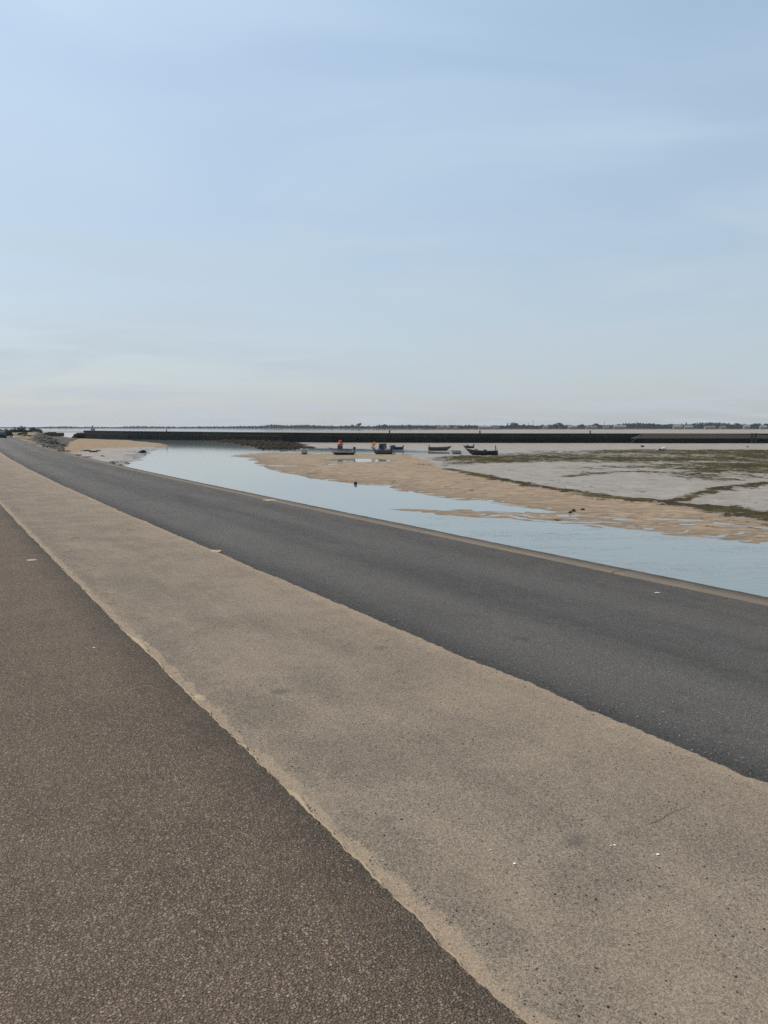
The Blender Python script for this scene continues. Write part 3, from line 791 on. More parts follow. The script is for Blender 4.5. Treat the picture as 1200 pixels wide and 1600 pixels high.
def terrain(X, Y):
    dist = np.hypot(X, Y)
    n_big = fbm(X / 9, Y / 9, 101, 4); n_mid = fbm(X / 2.2, Y / 2.2, 105, 4)
    near = sstep(420, 250, dist)
    warp = (1.3 * n_big + .6 * n_mid) * np.clip(dist / 90, .35, 1.6) * near + (1 - near) * 9 * fbm(X / 60, Y / 30, 107, 3)
    sb = sdist(BANK, X, Y) + warp
    sr = sdist(ROCKBANK, X, Y) + warp * 1.6
    sl = sdist(BEACH, X, Y) + warp * .8
    sf = sdist(FLAT, X, Y) + warp; sf2 = sdist(FLAT2, X, Y) + 14 + warp; ss = sdist(SHORE, X, Y)
    def lift(s, k, top): return np.where(s > 0, top * (1 - np.exp(-s * k / top)), np.maximum(-.6, s * .05))
    h = lift(sb, .008, .15)
    h = np.maximum(h, lift(sr, .10, .5) + np.where(sr > 0, .35 * n_mid * np.clip(sr / 3, 0, 1), 0))
    h = np.maximum(h, lift(sl, .022, .6))
    h = np.maximum(h, lift(sf, .01, .25)); h = np.maximum(h, lift(sf2, .01, .2))
    h = np.maximum(h, lift(ss, .02, 1.6))
    inland = np.maximum(h, 0) > .004
    # sand ripples and hollows
    rp = np.sin(6.283 * (Y / 1.3 + .33 * X + 2.3 * fbm(X / 3.4, Y / 3.4, 111, 4) + .35 * n_big)) * (.35 + .4 * vnoise(X / 4, Y / 4, 119)) + fbm(X / .8, Y / .6, 115, 4) * .55
    fade = sstep(130, 40, dist)
    amp = .040 * sstep(-.028, .05, h) * (h < .5) * (.35 + .65 * fade)
    h = h + amp * rp + np.where(h > -.05, .024 * n_mid * np.clip((h + .05) / .12, .15, 1), 0)
    z = SEA + h
    for px, py, wx, wy in PUDDLES:
        cx, cy = at(px, py, SEA + .05)
        x2, y2 = at(px, py + wy, SEA + .05)
        rx, ry = wx * cy / FPX, abs(y2 - cy)
        e = ((X - cx) / rx) ** 2 + ((Y - cy) / ry) ** 2 + .55 * n_mid + .4 * fbm(X / .8, Y / .5, 131, 3)
        z = np.where(e < 5, np.minimum(z, SEA + .045 * (e - 1.0)), z)
    # hollow trickle across the sand spit
    d, tt = seg_dist([(404, 726), (440, 728), (480, 729), (515, 726), (540, 722)], X, Y)
    z = np.where(d < 2.2, np.minimum(z, SEA + .01 + .05 * (d + .9 * n_mid - .4)), z)
    # masks -------------------------------------------------------
    sandreg = sdist(poly([(360, 716), (420, 705), (560, 706), (640, 709), (650, 716), (690, 731), (760, 746), (830, 761), (900, 773), (1000, 784), (1100, 797), (1200, 812), (1600, 870), (2500, 1100), (300, 1100)]), X, Y)
    sand = sstep(-2.5, 2.5, sandreg + 2.2 * n_big)
    sandl = sstep(-6, 6, sdist(poly([(-200, 680), (90, 680), (140, 683), (280, 690), (280, 697.6), (200, 700.5), (140, 703), (118, 709), (105, 716), (-200, 720)]), X, Y))
    sand = np.where(sl > -3, np.maximum(sandl, sand * 0), sand)
    sand = np.where((sr > -4), 0, sand)
    land_far = sstep(-20, 60, ss)
    sand = np.maximum(sand, land_far * .35)
    alg = np.zeros(X.shape)
    def algline(pts, w0, w1, k):
        d, tt = seg_dist(pts, X, Y)
        w = w0 + (w1 - w0) * tt
        return k * np.exp(-(d / w) ** 2)
    alg = np.maximum(alg, algline([(700, 734), (760, 746), (830, 759), (900, 770), (960, 779), (1040, 786)], .9, 1.2, .72))
    alg = np.maximum(alg, algline([(1000, 781), (1060, 789), (1120, 796), (1200, 807), (1290, 822)], .8, 2.3, .80))
    alg = np.maximum(alg, algline([(1040, 787), (1085, 776), (1130, 765), (1200, 757), (1300, 752)], .5, 1.6, .66))
    alg = np.maximum(alg, algline([(880, 747), (930, 741), (1000, 738), (1080, 743), (1120, 752)], 1.2, 2.2, .55))
    belt = sdist(poly([(640, 713), (720, 711), (830, 705), (1000, 703), (1200, 703), (1700, 700), (1700, 770), (1200, 738), (1080, 738), (960, 727), (850, 724), (760, 727), (700, 731)]), X, Y)
    alg = np.maximum(alg, sstep(-5, 8, belt) * (.58 + .50 * fbm(X / 16, Y / 11, 141, 3)))
    belt2 = sdist(poly([(860, 733), (940, 727), (1080, 728), (1200, 727), (1500, 730), (1500, 760), (1200, 752), (1100, 750), (1000, 742), (900, 744)]), X, Y)
    alg = np.maximum(alg, sstep(-3, 5, belt2) * (.38 + .40 * fbm(X / 9, Y / 8, 143, 3)))
    alg = np.where(sl > -3, .25 * sstep(3.0, .5, np.abs(sl - 1.5)) * (X > -60), alg)
    alg = np.where(ss > 0, .52, alg)
    rock = sstep(-5, -1, sr)
    z = z + np.where((alg > .3) & (z > SEA) & (dist < 300) & (ss < 0), sstep(.3, .6, alg) * .10 * np.clip(fbm(X / 1.6, Y / .9, 161, 4) + .25, 0, 1), 0)
    wet = sstep(.22, .02, z - SEA)
    return z, np.stack([sand, alg, rock, wet], -1)

rad = np.concatenate([np.geomspace(9, 25, 40, endpoint=False), np.geomspace(25, 270, 540, endpoint=False), np.geomspace(270, 6200, 230)])
ang = np.linspace(R(-50), R(50), 700)
RR, AA = np.meshgrid(rad, ang, indexing='ij')
XX, YY = RR * np.sin(AA), RR * np.cos(AA)
ZZ, MM = terrain(XX, YY)
# nothing stands above the quay foot right below the promenade
aa = XX * A_DIR[0] + YY * A_DIR[1]; cc = XX * C_DIR[0] + YY * C_DIR[1] - bend(aa)
ZZ = np.where(cc < 7.2, np.minimum(ZZ, -3.3), ZZ)
tag(grid_object('tidal_flat', np.stack([XX, YY, ZZ], -1), M['terrain'], attr=MM), kind='structure')

gx = np.linspace(-6000, 6000, 25); gy = np.concatenate([[-20., 5], np.geomspace(20, 6500, 30)])
GX, GY = np.meshgrid(gx, gy)
tag(grid_object('water', np.stack([GX, GY, np.full_like(GX, SEA)], -1), M['water'], smooth=False), kind='structure')

def ground(px, py):
    z = SEA + .15
    for _ in range(6):
        x, y = at(px, py, z)
        z = max(float(terrain(np.array([x]), np.array([y]))[0][0]), SEA)
    return x, y, z

# ------------------------------------------------------------------ stone embankment at the far end of the road
ae = np.concatenate([np.linspace(50, 200, 170), np.linspace(201, 345, 60)])
V = np.interp(ae, [50, 62, 90, 133, 182, 262, 345], [0, .1, .8, 2.2, 5.0, 8, 9])
S = np.interp(ae, [50, 62, 90, 133, 182, 262, 345], [.3, .8, 2.0, 5.5, 6.8, 12, 20])
ts = np.concatenate([np.linspace(0, .4, 7), np.linspace(.45, 1, 16)])
Ae = np.repeat(ae[:, None], len(ts), 1)
Ce = 6.70 + V[:, None] * np.clip(ts / .4, 0, 1)[None] + S[:, None] * np.clip((ts - .4) / .6, 0, 1)[None]
base_top = -.35 * sstep(60, 150, Ae) + .75 * sstep(120, 190, Ae) - .5 * sstep(190, 260, Ae) - 1.6 * sstep(270, 345, Ae)
Ze = base_top - (3.4 + base_top) * np.clip((ts - .4) / .6, 0, 1)[None] ** .9
rough = np.clip((ts - .05) / .2, 0, 1)[None]
Pe0 = prom(Ae, Ce, 0)
Ze = Ze + rough * (.28 * fbm(Pe0[..., 0] / 1.1, Pe0[..., 1] / 1.1, 151, 3) + .25 * fbm(Pe0[..., 0] / 5, Pe0[..., 1] / 5, 155, 3)) - .02
Pe0[..., 2] = Ze
tag(grid_object('embankment', Pe0, M['rocks'], uv=np.stack([Ae, np.repeat(ts[None], len(ae), 0)], -1)), kind='structure')

# loose armour stones on the slope and weedy stones on the dark bank by the jetty
def boulders(name, spots, mat, smin, smax, seed):
    mb = MB(); r = random.Random(seed)
    for k, (x, y, z) in enumerate(spots):
        s = r.uniform(smin, smax)
        mb.blob((x, y, z), (s * r.uniform(.8, 1.5), s * r.uniform(.8, 1.4), s * r.uniform(.5, .8)), seed * 1000 + k, .22, 2)
    return tag(mb.build(name, mat), kind='stuff')
sp = []
for _ in range(420):
    i = rng.randrange(15, 170); j = rng.randrange(7, len(ts) - 1)
    sp.append(tuple(Pe0[i, j] + np.array([rng.uniform(-.5, .5), rng.uniform(-.5, .5), .05])))
M['bould'] = plain('armour_stone', (0.155, 0.140, 0.122), .9, .4, 1.0, bump=.06)
boulders('boulders', sp, M['bould'], .14, .42, 5)
M['weedrock'] = plain('weed_covered_stone', (0.040, 0.032, 0.018), .85, .5, 2.0, bump=.05)
sp = []
while len(sp) < 330:
    px, py = rng.uniform(318, 470), rng.uniform(686, 703)
    x, y = at(px, py, SEA + .3)
    if sdist(ROCKBANK, np.array([x]), np.array([y]))[0] > rng.uniform(-2, 3):
        sp.append((x, y, float(terrain(np.array([x]), np.array([y]))[0][0]) + .05))
boulders('seaweed_rocks', sp, M['weedrock'], .15, .5, 6)

# low brown wall and shrubs on the headland
def quad_leaves(mb, c, s, n, size, r, flat=.0):
    for _ in range(n):
        while True:
            p = Vector((r.uniform(-1, 1), r.uniform(-1, 1), r.uniform(-1, 1)))
            if .25 < p.length < 1: break
        p = Vector((c[0] + p.x * s[0], c[1] + p.y * s[1], c[2] + p.z * s[2]))
        q = size * r.uniform(.5, 1.2)
        u = Vector((r.gauss(0, 1), r.gauss(0, 1), r.gauss(0, 1))).normalized(); w = u.orthogonal().normalized()
        v = u.cross(w)
        mb.add([p - w * q, p + v * q * .55, p + w * q, p - v * q * .55], [(0, 1, 2, 3)])
def bush(x, y, z, w, h, mat, seed, label, group, leaf=.13):
    r = random.Random(seed)
    t = tag(empty('shrub', (x, y, z)), label, 'shrub', group)
    mb = MB()
    nl = 5
    for k in range(nl):
        f = (k + .5) / nl * 2 - 1
        hh = h * r.uniform(.65, 1.05) * (1 - .35 * f * f)
        quad_leaves(mb, (f * w * .38, r.uniform(-.25, .25) * w, hh * .52), (w * .30, w * .3, hh * .52), 420, leaf * 1.25, r)
    mb.build('foliage', mat, t)
    st = MB()
    for k in range(6):
        f = r.uniform(-.35, .35) * w
        st.tube([(f * .3, 0, -.15), (f * .7, r.uniform(-.1, .1), h * .35), (f * 1.1, r.uniform(-.3, .3), h * .75)], [.05, .035, .012], 5)
    st.build('stem', M['bark'], t)
    return t
def on_verge(px, dist, ztop):
    x, y = far(px, dist); return x, y, ztop
for px, d, wpx, top, base, sd, lab in [
    (8, 196, 18, 669, 681, 1, 'low olive shrub hiding behind the parked dark car'),
    (21, 188, 24, 668.5, 681, 2, 'olive shrub just right of the parked dark car'),
    (33, 184, 25, 665.6, 681, 3, 'tallest olive shrub in the clump at the end of the road'),
    (44, 192, 18, 670, 681, 4, 'short dark shrub in the dip between two taller shrubs'),
    (57, 190, 24, 667.8, 680, 5, 'rounded olive shrub standing at the right end of the clump')]:
    x, y = far(px, d); zb = zpix(base, d); ht = zpix(top, d) - zb
    bush(x, y, zb, wpx * d / FPX, ht, M['leaf_bush'], sd, lab, 'shrubs at the end of the road', .12)
def emb_z(x, y):
    k = np.argmin((Pe0[..., 0] - x) ** 2 + (Pe0[..., 1] - y) ** 2)
    return float(Pe0[..., 2].reshape(-1)[k])
for px, d, w, h, sd, lab in [
    (78, 150, 2.0, .55, 11, 'pale grey-green saltbush on the stone slope below the brown wall'),
    (85, 158, 1.7, .5, 12, 'pale saltbush on the slope, nearest the sandy beach'),
    (68, 140, 1.6, .5, 13, 'small pale saltbush higher on the slope beside the road'),
    (38, 150, 1.8, .6, 14, 'yellow-green saltbush at the road edge below the olive shrubs'),
    (47, 138, 1.3, .45, 15, 'small saltbush beside the road at the top of the stone slope')]:
    x, y = far(px, d)
    bush(x, y, emb_z(x, y) - .05, w, h, M['leaf_pale'], sd, lab, 'saltbushes on the embankment', .10)
mb = MB()
P0, P1 = far(46, 206), far(106, 214)
n = 26
for k in range(n):
    f0, f1 = k / n, (k + 1) / n
    x0, y0 = P0[0] + (P1[0] - P0[0]) * f0, P0[1] + (P1[1] - P0[1]) * f0 + 2 * math.sin(f0 * 5)
    x1, y1 = P0[0] + (P1[0] - P0[0]) * f1, P0[1] + (P1[1] - P0[1]) * f1 + 2 * math.sin(f1 * 5)
    zt = zpix(676.4 + .5 * math.sin(k * 1.9) - (1.0 if .35 < f0 < .8 else 0), 208); zb = zpix(682, 208)
    mb.box(((x0 + x1) / 2, (y0 + y1) / 2, (zt + zb) / 2), (math.hypot(x1 - x0, y1 - y0) * .997, .7 + .05 * (k % 3), zt - zb), math.atan2(y1 - y0, x1 - x0))
tag(mb.build('low_wall', M['brownwall']), 'low dark brown wall along the headland beyond the road', 'wall')

# ------------------------------------------------------------------ the long jetty
W = [(131, 684.6), (165, 685.6), (200, 686.4), (317, 688.0), (380, 689.4), (440, 690.6), (520, 691.6), (600, 692.1), (800, 692.5), (1000, 692.6), (1200, 692.8), (1500, 693.0)]
Wp = [Vector((*at(x, y, -2.95), 0)) for x, y in W]
Wt = [.16, .12, .08, -.05, -.06, -.05, -.10, -.13, -.18, -.20, -.22, -.24]
jt = tag(empty('jetty', tuple(Wp[5])), 'long dark weed-stained stone jetty crossing behind the moored boats', 'jetty')
def wall_mesh(pts, z_lo, z_hi, front, back, mat, name, parent, batter=.3):
    vs, fs, uvs = [], [], []
    nrm = []
    for i, p in enumerate(pts):
        d = (pts[min(i + 1, len(pts) - 1)] - pts[max(i - 1, 0)]).normalized()
        nrm.append(Vector((d.y, -d.x, 0)) if True else None)
    s = 0.0
    for i, p in enumerate(pts):
        if i: s += (p - pts[i - 1]).length
        n_ = nrm[i]
        lo = z_lo if not isinstance(z_lo, list) else z_lo[i]
        hi = z_hi if not isinstance(z_hi, list) else z_hi[i]
        ring = [p + n_ * (front + batter), p + n_ * front, p - n_ * back, p - n_ * (back + batter)]
        for q, z in zip(ring, (lo, hi, hi, lo)):
            v = q - Vector(jt.location); vs.append((v.x, v.y, z)); uvs.append((s, z))
    n = len(pts)
    for i in range(n - 1):
        for k in range(3):
            a = i * 4 + k
            fs.append((a, a + 4, a + 5, a + 1))
    fs.append((0, 1, 2, 3)); fs.append(tuple((n - 1) * 4 + k for k in (3, 2, 1, 0)))
    mb = MB(); mb.add(vs, fs)
    o = mb.build(name, mat, parent)
    l = o.data.uv_layers.new(name='UVMap')
    for li, lp in enumerate(o.data.loops):
        u = uvs[lp.vertex_index]
        k = lp.vertex_index % 4
        l.data[li].uv = (u[0], u[1] + (0 if k < 2 else 3.5))
    return o
wall_mesh(Wp, -3.6, [z - .28 for z in Wt], 0, 3.0, M['jetty'], 'masonry', jt)
M['cope'] = mat_stone_wall('coping_stone', (0.030, 0.030, 0.024), (0.046, 0.043, 0.034))
wall_mesh(Wp, [z - .277 for z in Wt], Wt, .06, 3.06, M['cope'], 'coping', jt, batter=0.0)
# tapered rubble end of the jetty
mb = MB()
e = Wp[0] - Vector(jt.location); dirn = (Wp[0] - Wp[1]).normalized()
for k in range(46):
    f = rng.random() ** .7; s = rng.uniform(.5, 1.1)
    q = e + dirn * (f * 2.6 - .5) + Vector((dirn.y, -dirn.x, 0)) * rng.uniform(-3.4, .6)
    mb.blob((q.x, q.y, -3.2 + (3.1 * (1 - f)) * rng.uniform(.55, 1.0)), (s * 1.2, s * 1.1, s * .8), 900 + k, .2, 2)
mb.build('rubble_end', M['rockblack'], jt)

# beacon on the jetty end
bx, by = Wp[0].x * .62 + Wp[1].x * .38, Wp[0].y * .62 + Wp[1].y * .38 + 1.5
bd = by; k = bd / FPX
bq = tag(empty('beacon', (bx, by, .13)), 'small grey beacon on the far left end of the dark jetty', 'beacon')
mb = MB(); mb.box((0, 0, .62 * 1.0), (1.3, 1.3, 1.24), 0, .86); mb.build('plinth', M['grey'], bq)
mb = MB(); mb.tube([(-.1, 0, 1.24), (-.1, 0, 1.75)], .28, 10); mb.tube([(-.1, 0, 1.75), (-.1, 0, 2.05)], [.36, .30], 10); mb.build('lantern', M['grey'], bq)

# concrete slip in front of the jetty on the right: dark foot, pale sloping upper face
sl = tag(empty('slipway', (*at(1090, 692.6, -2.95), 0)), 'pale concrete ramp with a sloping end against the right of the jetty', 'ramp')
def slip_pt(px, py_front, off, z):
    x, y = at(px, py_front, -2.95)
    return (x - sl.location.x, y - off - sl.location.y, z)
prof_lo = [(2.6, -3.6), (2.5, -1.50), (2.15, -1.44)]
mb = MB(); pxs = [975, 992, 1020, 1060, 1100, 1150, 1200, 1300, 1500]
vs, fs = [], []
for i, px in enumerate(pxs):
    for off, z in [(2.6, -3.6), (2.5, -1.62), (-.2, -1.62)]:
        zz_ = z if i else -3.4
        vs.append(slip_pt(px if z < -2 else max(px, 975 + (z + 3.3) * 14), 692.7, off, zz_))
for i in range(len(pxs) - 1):
    for k_ in range(2):
        a = i * 3 + k_; fs.append((a, a + 3, a + 4, a + 1))
fs.append((0, 1, 2))
mb.add(vs, fs); mb.build('foot', M['slipdark'], sl)
mb = MB(); vs, fs = [], []
pxs = [984, 1006, 1030, 1070, 1110, 1150, 1200, 1300, 1500]
for i, px in enumerate(pxs):
    hi = -.235 if i else -1.55
    for off, z in [(2.62, -1.615), (2.60, -1.50 if i else -1.58), (.35, hi), (-.02, hi)]:
        vs.append(slip_pt(px, 692.7, off, z))
for i in range(len(pxs) - 1):
    for k_ in range(3):
        a = i * 4 + k_; fs.append((a, a + 4, a + 5, a + 1))
mb.add(vs, fs); mb.build('sloping_face', M['slip'], sl)
mb = MB()
a = Vector(slip_pt(978, 692.7, 2.68, -3.1)); b = Vector(slip_pt(990, 692.7, 2.64, -1.5)); c = Vector(slip_pt(1006, 692.7, .34, -.20))
mb.tube([a, b, c], .08, 6); mb.build('lit_edge_strip', plain('lit_edge_concrete', (.12, .105, .088), .9), sl)  # added pale tube, painting the bright sunlit edge of the sloping end
# timber ladder recess on the slip
x, y = at(1170, 692.8, -2.95)
lad = tag(empty('ladder', (x, y - 2.75, -3.0)), 'pair of black timber ladder posts against the pale ramp', 'ladder')
for dx in (-.55, .55):
    mb = MB(); mb.box((dx, 0, 1.55), (.42, .30, 2.75)); mb.build('post', M['black'], lad)
for k_ in range(7):
    mb = MB(); mb.tube([(-.34, 0, .5 + k_ * .34), (.34, 0, .5 + k_ * .34)], .05, 6); mb.build('rung', M['black'], lad)

# mooring posts on top of the jetty
def on_jetty(px, back=1.0):
    for i in range(len(W) - 1):
        if W[i][0] <= px <= W[i + 1][0]:
            f = (px - W[i][0]) / (W[i + 1][0] - W[i][0])
            y = Wp[i].y * (1 - f) + Wp[i + 1].y * f + back
            return (px - 600) / FPX * y, y, Wt[i] * (1 - f) + Wt[i + 1] * f
p0 = None
for px, lab in [(608.5, 'dark mooring post on the jetty above the two moored motor boats'), (749, 'dark mooring post on the jetty above the long black boat'), (920.5, 'dark mooring post on the jetty left of the pale ramp'), (262, 'dark mooring post on the jetty above the far channel')]:
    x, y, z = on_jetty(px)
    if p0 is None:
        p0 = empty('mooring_post', (x, y, z))
        mb = MB(); mb.tube([(0, 0, -.02), (0, 0, .12), (0, 0, .55)], [.24, .19, .17], 10); mb.build('shaft', M['black'], p0)
        mb = MB(); mb.tube([(0, 0, .55), (0, 0, .62), (0, 0, .74), (0, 0, .78)], [.2, .27, .26, .14], 10); mb.build('cap', M['black'], p0)
        o = p0
    else:
        o = copy_tree(p0); o.location = (x, y, z)
    tag(o, lab, 'post', 'mooring posts along the jetty')

# ------------------------------------------------------------------ boats
def hull_mesh(L, B, D, rake=.35, sheer=.35, flare=.5, stern=.86, n=18, m=7, th=.035, floor=.32):
    mb = MB()
    def sect(t, inner):
        b = B / 2 * (1 - max(0, (t - .42) / .58) ** 2.3) * (stern + (1 - stern) * min(1, t / .35))
        b = max(b, .012)
        kz = D * .85 * max(0, (t - .68) / .32) ** 2.6
        gz = D * (1 + sheer * (max(0, t - .3) / .7) ** 2 + .06 * (1 - min(1, t / .3)))
        row = []
        for k in range(-m, m + 1):
            s = abs(k) / m
            y = b * (s ** flare); z = kz + (gz - kz) * s ** 1.5
            x = -L / 2 + L * t - rake * (1 - s) * max(0, (t - .5) / .5) ** 2
            if inner:
                y = max(0, y - th * (1 if b > .06 else .2)); z = max(z, kz + D * floor * (1 - s ** 8)) if s < 1 else z
                x -= th * (1 if t > .5 else -1)
            row.append((x, math.copysign(y, k), z))
        return row
    tsx = [i / n for i in range(n + 1)]
    w = 2 * m + 1
    out = [p for t in tsx for p in sect(t, False)]
    inn = [p for t in tsx for p in sect(t, True)]
    fs = []
    N = len(out)
    for i in range(n):
        for k in range(w - 1):
            a = i * w + k
            fs.append((a, a + 1, a + 1 + w, a + w))
            fs.append((N + a, N + a + w, N + a + 1 + w, N + a + 1))
        for k in (0, w - 1):
            a = i * w + k
            q = (a, a + w, N + a + w, N + a)
            fs.append(q if k == 0 else q[::-1])
    fs.append(tuple(range(w - 1, -1, -1)))
    fs.append(tuple(range(N, N + w)))
    fs.append((0, N, N + w - 1, w - 1))
    mb.add(out + inn, fs)
    rail = [sect(t, False)[0] for t in tsx] + [sect(t, False)[-1] for t in reversed(tsx)]
    return mb, rail, sect
def boat_root(name, px, py, yaw, label, heel=0.0, trim=0.0, sink=.04, group='boats moored on the tidal flat'):
    x, y, z = ground(px, py)
    return tag(empty(name, (x, y, z - sink), yaw, heel, trim), label, 'boat', group)
def outboard(root, x, z, s=1.0, mat='black'):
    mb = MB()
    mb.box((x - .10 * s, 0, z + .30 * s), (.36 * s, .26 * s, .34 * s), 0, .78)
    mb.box((x - .10 * s, 0, z + .10 * s), (.24 * s, .20 * s, .08 * s))
    o = mb.build('outboard_motor', M[mat], root)
    mb = MB(); mb.box((x - .08 * s, 0, z - .22 * s), (.14 * s, .09 * s, .58 * s), 0, 1.1)
    mb.box((x - .12 * s, 0, z - .52 * s), (.34 * s, .10 * s, .10 * s)); mb.build('motor_leg', M['darkpaint'], o)
    mb = MB()
    for k in range(3):
        a = k * 2.094
        mb.box((x - .31 * s, math.cos(a) * .08 * s, z - .52 * s + math.sin(a) * .08 * s), (.02 * s, .07 * s, .15 * s), 0, .8, a)
    mb.build('propeller', M['alu'], o)
    mb = MB(); mb.tube([(x + .05, 0, z + .22 * s), (x + .5 * s, .05, z + .30 * s)], .022, 6); mb.build('tiller', M['black'], o)
def rail_part(root, rail, r, mat, name='rubbing_strake'):
    mb = MB(); mb.tube(rail, r, 6); return mb.build(name, mat, root)
def thwart(root, sect, t, z, mat='wood', w=.22):
    b = max(p[1] for p in sect(t, True)); x = sect(t, True)[-1][0]
    mb = MB(); mb.box((x, 0, z), (w, 2 * b * .97, .035)); mb.build('thwart', M[mat], root)

BG = 'boats moored on the tidal flat'
# A: grey skiff, blue gunwale, wheel console, outboard
b = boat_root('fishing_boat', 533, 710.6, R(168), 'grey open fishing boat with blue gunwale and red floats on its console', R(3), sink=.0)
h, rail, sect = hull_mesh(4.35, 1.6, .84, .55, .42, .5)
h.build('hull', hull_paint('grey_hull_paint', (.38, .41, .44), (.03, .024, .022), .36), b, True)
rail_part(b, rail, .055, M['navy'])
mb = MB(); mb.tube([(p[0], p[1] * 1.0, p[2] - .16) for p in rail[1:18]], .022, 5); mb.tube([(p[0], p[1], p[2] - .16) for p in rail[20:-1]], .022, 5); mb.build('side_stripe', M['navy'], b)
cb = MB(); cb.box((.18, 0, .95), (.78, .80, 1.08), 0, .92); con = cb.build('console', M['darkpaint'], b)
mb = MB(); mb.box((.48, 0, 1.58), (.03, .70, .30), 0, .85, 0, -.35); mb.build('windscreen', M['pane'], con)
mb = MB(); mb.tube([(.0, -.33, 1.30), (-.02, -.33, 1.60), (-.02, .33, 1.60), (.0, .33, 1.30)], .022, 6); mb.build('grab_rail', M['alu'], con)
thwart(b, sect, .22, .52); thwart(b, sect, .78, .68)
outboard(b, -2.18, .86, 1.05)
mb = MB(); mb.tube([(-1.80, -.62, .80), (-1.80, -.62, 1.62)], .022, 6); mb.build('stern_post', M['alu'], b)
mb = MB(); mb.box((-1.15, .1, .74), (.5, .45, .5), .2, .95); mb.build('bait_box', M['darkpaint'], b)
fl = tag(empty('float_bundle', (b.location.x - .15, b.location.y, b.location.z + 1.52), R(20)), 'bundle of red and pink floats on the grey boat console', 'floats')
for k_, (dx, dy, dz, s, m_) in enumerate([(-.18, -.14, .26, .31, 'pink'), (.20, -.12, .26, .30, 'pink'), (.0, .18, .25, .30, 'red'), (.02, -.02, .62, .32, 'red')]):
    mb = MB(); mb.blob((dx, dy, dz), (s, s, s * .95), 70 + k_, .05, 3); mb.build('float', M[m_], fl, True)

# B: dark cabin boat, bow left and towards us
b = boat_root('cabin_boat', 595.5, 709.3, R(150), 'dark blue cabin boat with upright mast and orange flags at its bow', R(-2), sink=.05)
b.scale = (1.14, 1.14, 1.16)
h, rail, sect = hull_mesh(3.5, 1.5, .66, .45, .55, .5)
h.build('hull', hull_paint('navy_hull_paint', (.085, .10, .135), (.02, .018, .02), .22), b, True)
rail_part(b, rail, .045, M['darkpaint'])
mb = MB()
mb.add([(-.75, -.5, .45), (.35, -.5, .45), (.35, .5, .45), (-.75, .5, .45), (-.70, -.44, 1.52), (.02, -.44, 1.52), (.02, .44, 1.52), (-.70, .44, 1.52)],
       [(3, 2, 1, 0), (4, 5, 6, 7), (0, 1, 5, 4), (1, 2, 6, 5), (2, 3, 7, 6), (3, 0, 4, 7)])
cab = mb.build('cabin', M['navy'], b)
mb = MB(); mb.box((-.34, 0, 1.56), (.95, 1.02, .06)); mb.build('cabin_roof', M['darkpaint'], cab)
for sy in (-1, 1):
    mb = MB(); mb.add([(-.55, sy * .487, 1.02), (.10, sy * .487, 1.02), (-.02, sy * .468, 1.40), (-.55, sy * .468, 1.40)], [(0, 1, 2, 3) if sy < 0 else (3, 2, 1, 0)])
    mb.build('side_window', M['pane'], cab)
mb = MB(); mb.add([(.245, -.42, .92), (.245, .42, .92), (.075, .38, 1.43), (.075, -.38, 1.43)], [(0, 1, 2, 3)]); mb.build('windscreen', M['white'], cab)
for sy in (-1, 1):
    mb = MB(); mb.box((.16, sy * .493, .78), (.30, .03, .56)); mb.build('side_panel', M['white'], cab)
mb = MB(); mb.box((.85, 0, .78), (.95, .9, .10), 0, .8); mb.build('foredeck', M['grey'], b)
mb = MB(); mb.tube([(-.55, 0, 1.55), (-.55, 0, 2.62)], [.04, .022], 6); mb.tube([(-.55, -.25, 2.2), (-.55, .25, 2.2)], .02, 5); mb.build('mast', M['darkpaint'], b)
outboard(b, -1.72, .62, .9)
mb = MB(); mb.box((-1.15, 0, .60), (.55, .9, .45)); mb.build('engine_box', M['white'], b)
bow = Vector((math.cos(R(150)) * 1.6, math.sin(R(150)) * 1.6, 0)) + b.location
fb = tag(empty('flag_bundle', (bow.x, bow.y, bow.z + .90)), 'bundle of orange pot marker flags standing in the cabin boat bow', 'flags')
for k_, (dx, dy, ln) in enumerate([(-.12, 0, .62), (.06, .06, .78), (.16, -.05, .58)]):
    mb = MB(); mb.tube([(dx * .4, dy, -.1), (dx, dy, ln + .38)], .018, 5); p_ = mb.build('pole', M['wood'], fb)
    mb = MB(); mb.blob((dx * 1.05, dy, ln), (.16, .15, .20), 80 + k_, .06, 2)
    mb.box((dx + .12, dy - .02, ln + .28), (.40, .06, .26), .3 * k_ - .2); mb.build('flag', M['orange'], p_)

# C: small navy boat further off
b = boat_root('motor_boat', 618.5, 702.6, R(178), 'small navy motor boat lying behind the dark cabin boat', R(2), sink=.05)
h, rail, sect = hull_mesh(2.9, 1.3, .58, .4, .35, .5)
h.build('hull', hull_paint('deep_blue_hull_paint', (.018, .028, .085), (.012, .015, .035), .12), b, True)
rail_part(b, rail, .04, M['navy'])
mb = MB(); mb.box((.55, 0, .72), (1.0, .85, .52), 0, .82); cu = mb.build('cuddy', M['darkpaint'], b)
mb = MB(); mb.box((.02, 0, 1.0), (.04, .72, .28), 0, .9, 0, .3); mb.build('windscreen', M['pane'], cu)
mb = MB(); mb.tube([(.95, -.3, .6), (.95, -.3, 1.15), (.95, .3, 1.15), (.95, .3, .6)], .03, 6); mb.build('rail', M['alu'], b)
outboard(b, -1.45, .58, .8)

